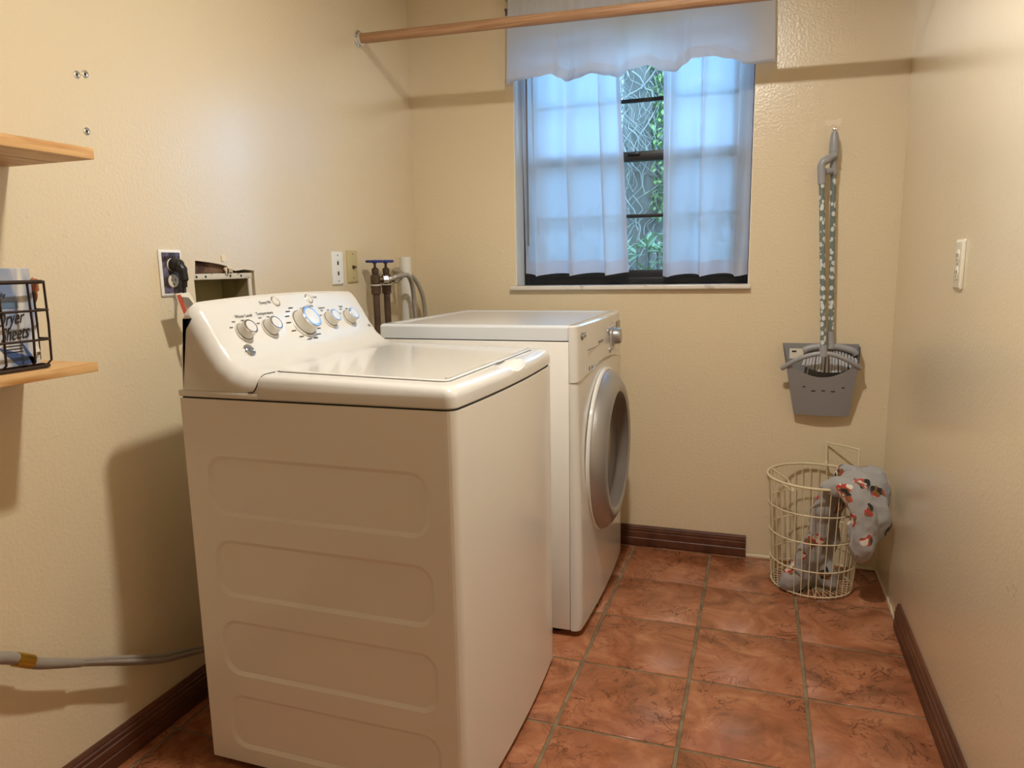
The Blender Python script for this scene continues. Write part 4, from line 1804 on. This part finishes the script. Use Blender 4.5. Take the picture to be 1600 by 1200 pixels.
bmesh.ops.remove_doubles(b, verts=b.verts[:], dist=.0002)
pan = obj('pan', b, PANPL, dp, angle=40)
for x_, z_, w_ in ((1.585, .705, .010), (1.617, .690, .014), (1.650, .692, .012), (1.682, .690, .014), (1.715, .705, .010)):
    u_ = (x_ - pan_x(0, z_)) / (pan_x(1, z_) - pan_x(0, z_))
    yy = bulge(u_, (z_ - .594) / .2)
    obj('vent_slot', bx(x_ - w_ / 2, x_ + w_ / 2, yy - .0012, yy + .001, z_ - .0025, z_ + .0025, .001), DARKPRINT, dp)
obj('sticker', bx(1.532, 1.580, -.0145, -.0132, .800, .838), PAPER, dp, smooth=False)
obj('sticker_print', bx(1.540, 1.556, -.0152, -.0145, .824, .831), DARKPRINT, dp, smooth=False)
b = NB()
yk = catmull([(1.505, -.068, .768), (1.525, -.082, .786), (1.565, -.098, .812), (1.610, -.104, .828), (1.640, -.105, .832), (1.675, -.104, .828), (1.715, -.098, .812), (1.750, -.082, .790), (1.768, -.068, .776)], 5)
tube(b, yk, [.006] + [.0085] * (len(yk) - 2) + [.006], 12)
tube(b, [(1.640, -.105, .822), (1.6395, -.1045, .862)], [.0145, .0125], 16)
obj('yoke', b, GREYPL, dp)
b = NB()
tube(b, [(1.6395, -.104, .85), (1.608, -.075, 1.440)], .0095, 16)
obj('pole', b, POLEPAT, dp)
b = NB()
tube(b, [(1.609, -.0755, 1.420), (1.6055, -.0735, 1.474)], [.013, .0135], 16)
tube(b, catmull([(1.604, -.074, 1.470), (1.608, -.074, 1.492), (1.628, -.066, 1.506), (1.650, -.060, 1.520)], 5), [.013] * 6 + [.0145] * 5 + [.012] * 5, 14)
tube(b, [(1.618, -.070, 1.462), (1.640, -.060, 1.466)], [.012, .010], 10)
obj('clip', b, GREYPL, dp)

# ------------------------------------------------------------------ wire laundry basket
BC = Vector((1.632, -.188, 0))
RB, RT, BH = .136, .163, .405
wbk = thing('laundry_basket', 'round cream wire laundry basket standing in the corner', 'basket', tuple(BC))


def rad(z):
    return RB + (RT - RB) * (z / BH)


b = NB()
tube(b, ring(BC + Vector((0, 0, BH)), RT, (0, 0, 1), 56), .0042, 10, closed=True)
obj('rim', b, WIREW, wbk)
for z in (.010, .102, .205, .305):
    b = NB()
    tube(b, ring(BC + Vector((0, 0, z)), rad(z), (0, 0, 1), 56), .0024, 8, closed=True)
    obj('hoop', b, WIREW, wbk)
b = NB()
tube(b, [(RT, 0, BH), (RB, 0, .004)], .0017, 6)
bmesh.ops.recalc_face_normals(b, faces=b.faces[:])
wire_me = bpy.data.meshes.new('wire')
b.to_mesh(wire_me)
b.free()
wire_me.materials.append(WIREW)
NWIRE = 36
for k in range(NWIRE):
    link('wire', wire_me, wbk, Matrix.Translation(BC) @ Matrix.Rotation(2 * PI * k / NWIRE + .05, 4, 'Z'))
b = NB()
tube(b, [(RB, 0, .0035), (.028, 0, .0035)], .0016, 6)
spoke_me = bpy.data.meshes.new('spoke')
b.to_mesh(spoke_me)
b.free()
spoke_me.materials.append(WIREW)
for k in range(NWIRE):
    link('bottom_wire', spoke_me, wbk, Matrix.Translation(BC) @ Matrix.Rotation(2 * PI * k / NWIRE + .05, 4, 'Z'))
b = NB()
tube(b, ring(BC + Vector((0, 0, .0035)), .028, (0, 0, 1), 24), .002, 6, closed=True)
obj('hoop', b, WIREW, wbk)
# two bail handles
def rimpt(a, z=0.0, r=RT):
    return BC + Vector((r * math.cos(a), r * math.sin(a), BH + z))


a1, a2 = math.radians(74), math.radians(28)
pA, pB = rimpt(a1), rimpt(a2)
b = NB()
up_ = Vector((.0, .018, .082))
tube(b, catmull([pA, pA + up_ * .5, pA + up_ * .93, pA + up_ + (pB - pA) * .06, pB + up_ - (pB - pA) * .06, pB + up_ * .93, pB + up_ * .5, pB], 4), .0030, 8)
h1 = obj('bail_handle', b, WIREW, wbk)
for q in (pA, pB):
    b = NB()
    lathe(b, [(.0055, -.004), (.006, 0), (.006, .012), (.004, .016)], q, tuple(up_), 10)
    obj('handle_ferrule', b, WIREW, h1)
a1, a2 = math.radians(158), math.radians(214)
pA, pB = rimpt(a1), rimpt(a2)
inn = (BC + Vector((0, 0, BH)) - (pA + pB) / 2)
inn = inn.normalized() * .060 + Vector((0, 0, -.040))
b = NB()
tube(b, catmull([pA, pA + inn * .5, pA + inn * .95, pA + inn + (pB - pA) * .06, pB + inn - (pB - pA) * .06, pB + inn * .95, pB + inn * .5, pB], 4), .0030, 8)
obj('bail_handle', b, WIREW, wbk)

# ------------------------------------------------------------------ fleece blanket draped over the basket rim
def ellsweep(b, pts, n=14):
    """pts = (centre, rx, ry) swept with elliptical sections roughly across the path"""
    cs = catmull([p[0] for p in pts], 5)
    rx = [q.x for q in catmull([Vector((p[1], 0, 0)) for p in pts], 5)]
    ry = [q.x for q in catmull([Vector((p[2], 0, 0)) for p in pts], 5)]
    loops_ = []
    m = len(cs)
    side0 = Vector((.707, -.707, 0))      # outward over the rim
    for i in range(m):
        t = (cs[min(i + 1, m - 1)] - cs[max(i - 1, 0)]).normalized()
        wdir = Vector((.707, .707, 0))    # along the rim
        wdir = (wdir - t * wdir.dot(t)).normalized()
        nd = t.cross(wdir)
        loops_.append([cs[i] + wdir * rx[i] * math.cos(a) + nd * ry[i] * math.sin(a) for a in [2 * PI * k / n for k in range(n)]])
    loft(b, loops_)


b = NB()
# inside, hanging down to the bottom of the basket
ellsweep(b, [((1.585, -.225, .012), .085, .036), ((1.605, -.240, .06), .085, .036), ((1.635, -.248, .16), .074, .030), ((1.664, -.255, .28), .066, .028),
             ((1.690, -.262, .37), .066, .028), ((1.715, -.282, .414), .076, .030), ((1.750, -.312, .414), .090, .034), ((1.776, -.334, .365), .094, .036), ((1.786, -.345, .29), .080, .036),
             ((1.776, -.345, .215), .052, .032), ((1.768, -.338, .175), .022, .018)])
ellsweep(b, [((1.700, -.225, .400), .030, .030), ((1.745, -.205, .428), .045, .034), ((1.800, -.235, .415), .055, .032), ((1.818, -.268, .33), .060, .024), ((1.810, -.290, .24), .040, .020)])
ellsweep(b, [((1.632, -.335, .402), .012, .016), ((1.672, -.332, .408), .026, .020), ((1.715, -.325, .415), .042, .028)])
ellsweep(b, [((1.690, -.215, .02), .046, .034), ((1.680, -.215, .10), .040, .028), ((1.685, -.225, .22), .034, .022), ((1.70, -.245, .35), .03, .02)])
ellsweep(b, [((1.735, -.345, .30), .014, .014), ((1.752, -.352, .235), .020, .018), ((1.768, -.348, .185), .024, .020)])
me = bpy.data.meshes.new('blanket')
b.to_mesh(me)
b.free()
bo = bpy.data.objects.new('fleece_blanket', me)
COL.objects.link(bo)
rm = bo.modifiers.new('remesh', 'REMESH')
rm.mode = 'VOXEL'
rm.voxel_size = .006
sm = bo.modifiers.new('smooth', 'SMOOTH')
sm.factor = .5
sm.iterations = 6
dg = bpy.context.evaluated_depsgraph_get()
me2 = bpy.data.meshes.new_from_object(bo.evaluated_get(dg))
bo.modifiers.clear()
bo.data = me2
nrm = [v.normal.copy() for v in me2.vertices]
for v, n in zip(me2.vertices, nrm):
    p_ = v.co
    d_ = .009 * math.sin(46 * (p_.x * .9 + p_.y) + 9 * p_.z + 3 * mnoise.noise(p_ * 6))
    d_ += .010 * mnoise.noise(p_ * 14) + .004 * mnoise.noise(p_ * 40)
    v.co = p_ + n * d_
    if v.co.x > W - .004:
        v.co.x = W - .004
    if v.co.z < .006:
        v.co.z = .006
for p in me2.polygons:
    p.use_smooth = True
me2.materials.clear()
me2.materials.append(BLANKET)
tag(bo, 'grey fleece blanket printed with dogs, draped over the wire basket', 'blanket')

# ------------------------------------------------------------------ outdoors
struct(obj('ground', bx(-9, 11, .172, 16, -.35, -.25), EARTH, smooth=False), 'bare earth behind the house')
struct(obj('wall_outside', bx(-6, -.142, .02, .17, -.3, 2.6), STUCCO, smooth=False), 'outer stucco wall of the house')

random.seed(21)
TC = Vector((.63, 2.35, 0))
TR = .165
tree = thing('vine_covered_tree', 'grey tree trunk wrapped in bare vines outside the window', 'tree', (TC.x, TC.y, -.25))
b = NB()
lps = []
for k in range(41):
    z = -.26 + k * .12
    c = TC + Vector((.03 * math.sin(z), .02 * math.cos(z * 1.3), z))
    rr = TR * (1.25 - .09 * z if z > 0 else 1.3)
    lps.append([c + Vector((math.cos(a), math.sin(a), 0)) * rr * (1 + .10 * mnoise.noise(Vector((math.cos(a) * 2.2, math.sin(a) * 2.2, z * 1.2))) + .05 * mnoise.noise(Vector((math.cos(a) * 7, math.sin(a) * 7, z * 2)))) for a in [2 * PI * i / 40 for i in range(40)]])
loft(b, lps)
obj('trunk', b, BARK, tree, angle=80)
b = NB()
for k in range(230):
    a = random.uniform(PI * .9, PI * 2.1)
    z = random.uniform(-.2, 2.6)
    pts = []
    da = random.uniform(-.09, .09)
    for s in range(random.randint(8, 16)):
        rr = TR * (1.25 - .09 * max(z, 0)) * 1.03 + random.uniform(0, .05)
        pts.append(TC + Vector((.03 * math.sin(z) + rr * math.cos(a), .02 * math.cos(z * 1.3) + rr * math.sin(a), z)))
        da = da * .6 + random.uniform(-.22, .22)
        a += da
        z += random.uniform(.02, .08)
    tube(b, catmull(pts, 2), random.choice([.0013, .0018, .0018, .0026, .004]), 4)
vn = obj('vines', b, VINE, tree)
vn['kind'] = 'stuff'


def leaf_bm(b, p, d, up, ln, wd):
    d = d.normalized()
    s = d.cross(up)
    if s.length < 1e-3:
        s = Vector((1, 0, 0))
    s.normalize()
    n = s.cross(d)
    v = [b.verts.new(q) for q in (p, p + d * ln * .45 + s * wd * .5 - n * wd * .12, p + d * ln - n * ln * .1, p + d * ln * .45 - s * wd * .5 - n * wd * .12, p + d * ln * .5)]
    b.faces.new((v[0], v[1], v[4]))
    b.faces.new((v[1], v[2], v[4]))
    b.faces.new((v[2], v[3], v[4]))
    b.faces.new((v[3], v[0], v[4]))


def rv():
    return Vector((random.gauss(0, 1), random.gauss(0, 1), random.gauss(0, 1))).normalized()


def foliage(centres, n, size):
    b = NB()
    for k in range(n):
        c, r = random.choice(centres)
        d = rv()
        p = Vector(c) + Vector((d.x * r[0], d.y * r[1], d.z * r[2])) * random.uniform(.35, 1) ** .6
        leaf_bm(b, p, rv() + Vector((0, 0, -.5)), Vector((0, 0, 1)), size * random.uniform(.6, 1.3), size * .5)
    return b


# a creeper leafing out along the right of the trunk
b = foliage([((TC.x + .12 + .02 * math.sin(3 * k), TC.y - .19, 1.55 + .12 * k), (.065, .05, .10)) for k in range(10)], 620, .05)
lf = obj('creeper_leaves', b, LEAF, tree)
lf['kind'] = 'stuff'
# leafy trees farther back
for nm_lbl, (cx_, cy_), crown, n_ in (
        ('leafy green tree standing right behind the vine covered trunk', (2.3, 4.6), [((2.3, 4.6, 1.9), (.9, .7, .8)), ((1.9, 4.5, 1.1), (.7, .6, .9)), ((2.6, 4.6, .7), (.8, .7, .9))], 2600),
        ('leafy green tree standing left of the vine covered trunk', (-1.7, 4.4), [((-1.7, 4.4, 1.5), (1.0, .8, .8)), ((-1.2, 4.3, .7), (1.0, .7, .9)), ((-2.3, 4.4, .7), (1.0, .7, .9))], 2600),
        ('low spreading green tree far behind the trunk', (.3, 7.0), [((.3, 7.0, 1.1), (1.9, .9, 1.0)), ((1.1, 6.9, .6), (1.5, .9, .8))], 2400)):
    tr_ = thing('leafy_tree', nm_lbl, 'tree', (cx_, cy_, -.25), 'trees behind the house')
    b = NB()
    tube(b, [(cx_, cy_, -.25), (cx_ + .05, cy_, .8), (cx_, cy_, 2.0)], [.10, .08, .04], 10)
    obj('trunk', b, BARK, tr_)
    lf = obj('foliage', foliage(crown, n_, .16), LEAF, tr_)
    lf['kind'] = 'stuff'
# broad-leaved shrub just below the window
SP = Vector((.84, 1.05, -.25))
shb = thing('broad_leaved_shrub', 'green shrub with pointed glossy leaves just outside the window', 'shrub', tuple(SP))
b = NB()
tips = []
for k in range(15):
    e = SP + Vector((random.uniform(-.20, .20), random.uniform(-.15, .15), random.uniform(1.36, 1.55)))
    tube(b, catmull([SP, SP.lerp(e, .4) + Vector((random.uniform(-.05, .05), random.uniform(-.05, .05), .03)), e], 4), .006, 6)
    tips.append(e)
    tips.append(SP.lerp(e, .86) + Vector((.02, 0, 0)))
obj('stems', b, BARK, shb)
b = NB()
leaf_bm(b, Vector((0, 0, 0)), Vector((1, 0, 0)), Vector((0, 0, 1)), .105, .028)
leaf_me = bpy.data.meshes.new('leaf')
b.to_mesh(leaf_me)
b.free()
leaf_me.materials.append(LEAF2)
for e in tips:
    for k in range(9):
        a = 2 * PI * k / 9 + random.uniform(-.3, .3)
        el = random.uniform(.0, .9)
        M_ = Matrix.Translation(e + Vector((0, 0, random.uniform(-.03, .02)))) @ Matrix.Rotation(a, 4, 'Z') @ Matrix.Rotation(-el, 4, 'Y') @ Matrix.Scale(random.uniform(.7, 1.15), 4)
        link('leaf', leaf_me, shb, M_)
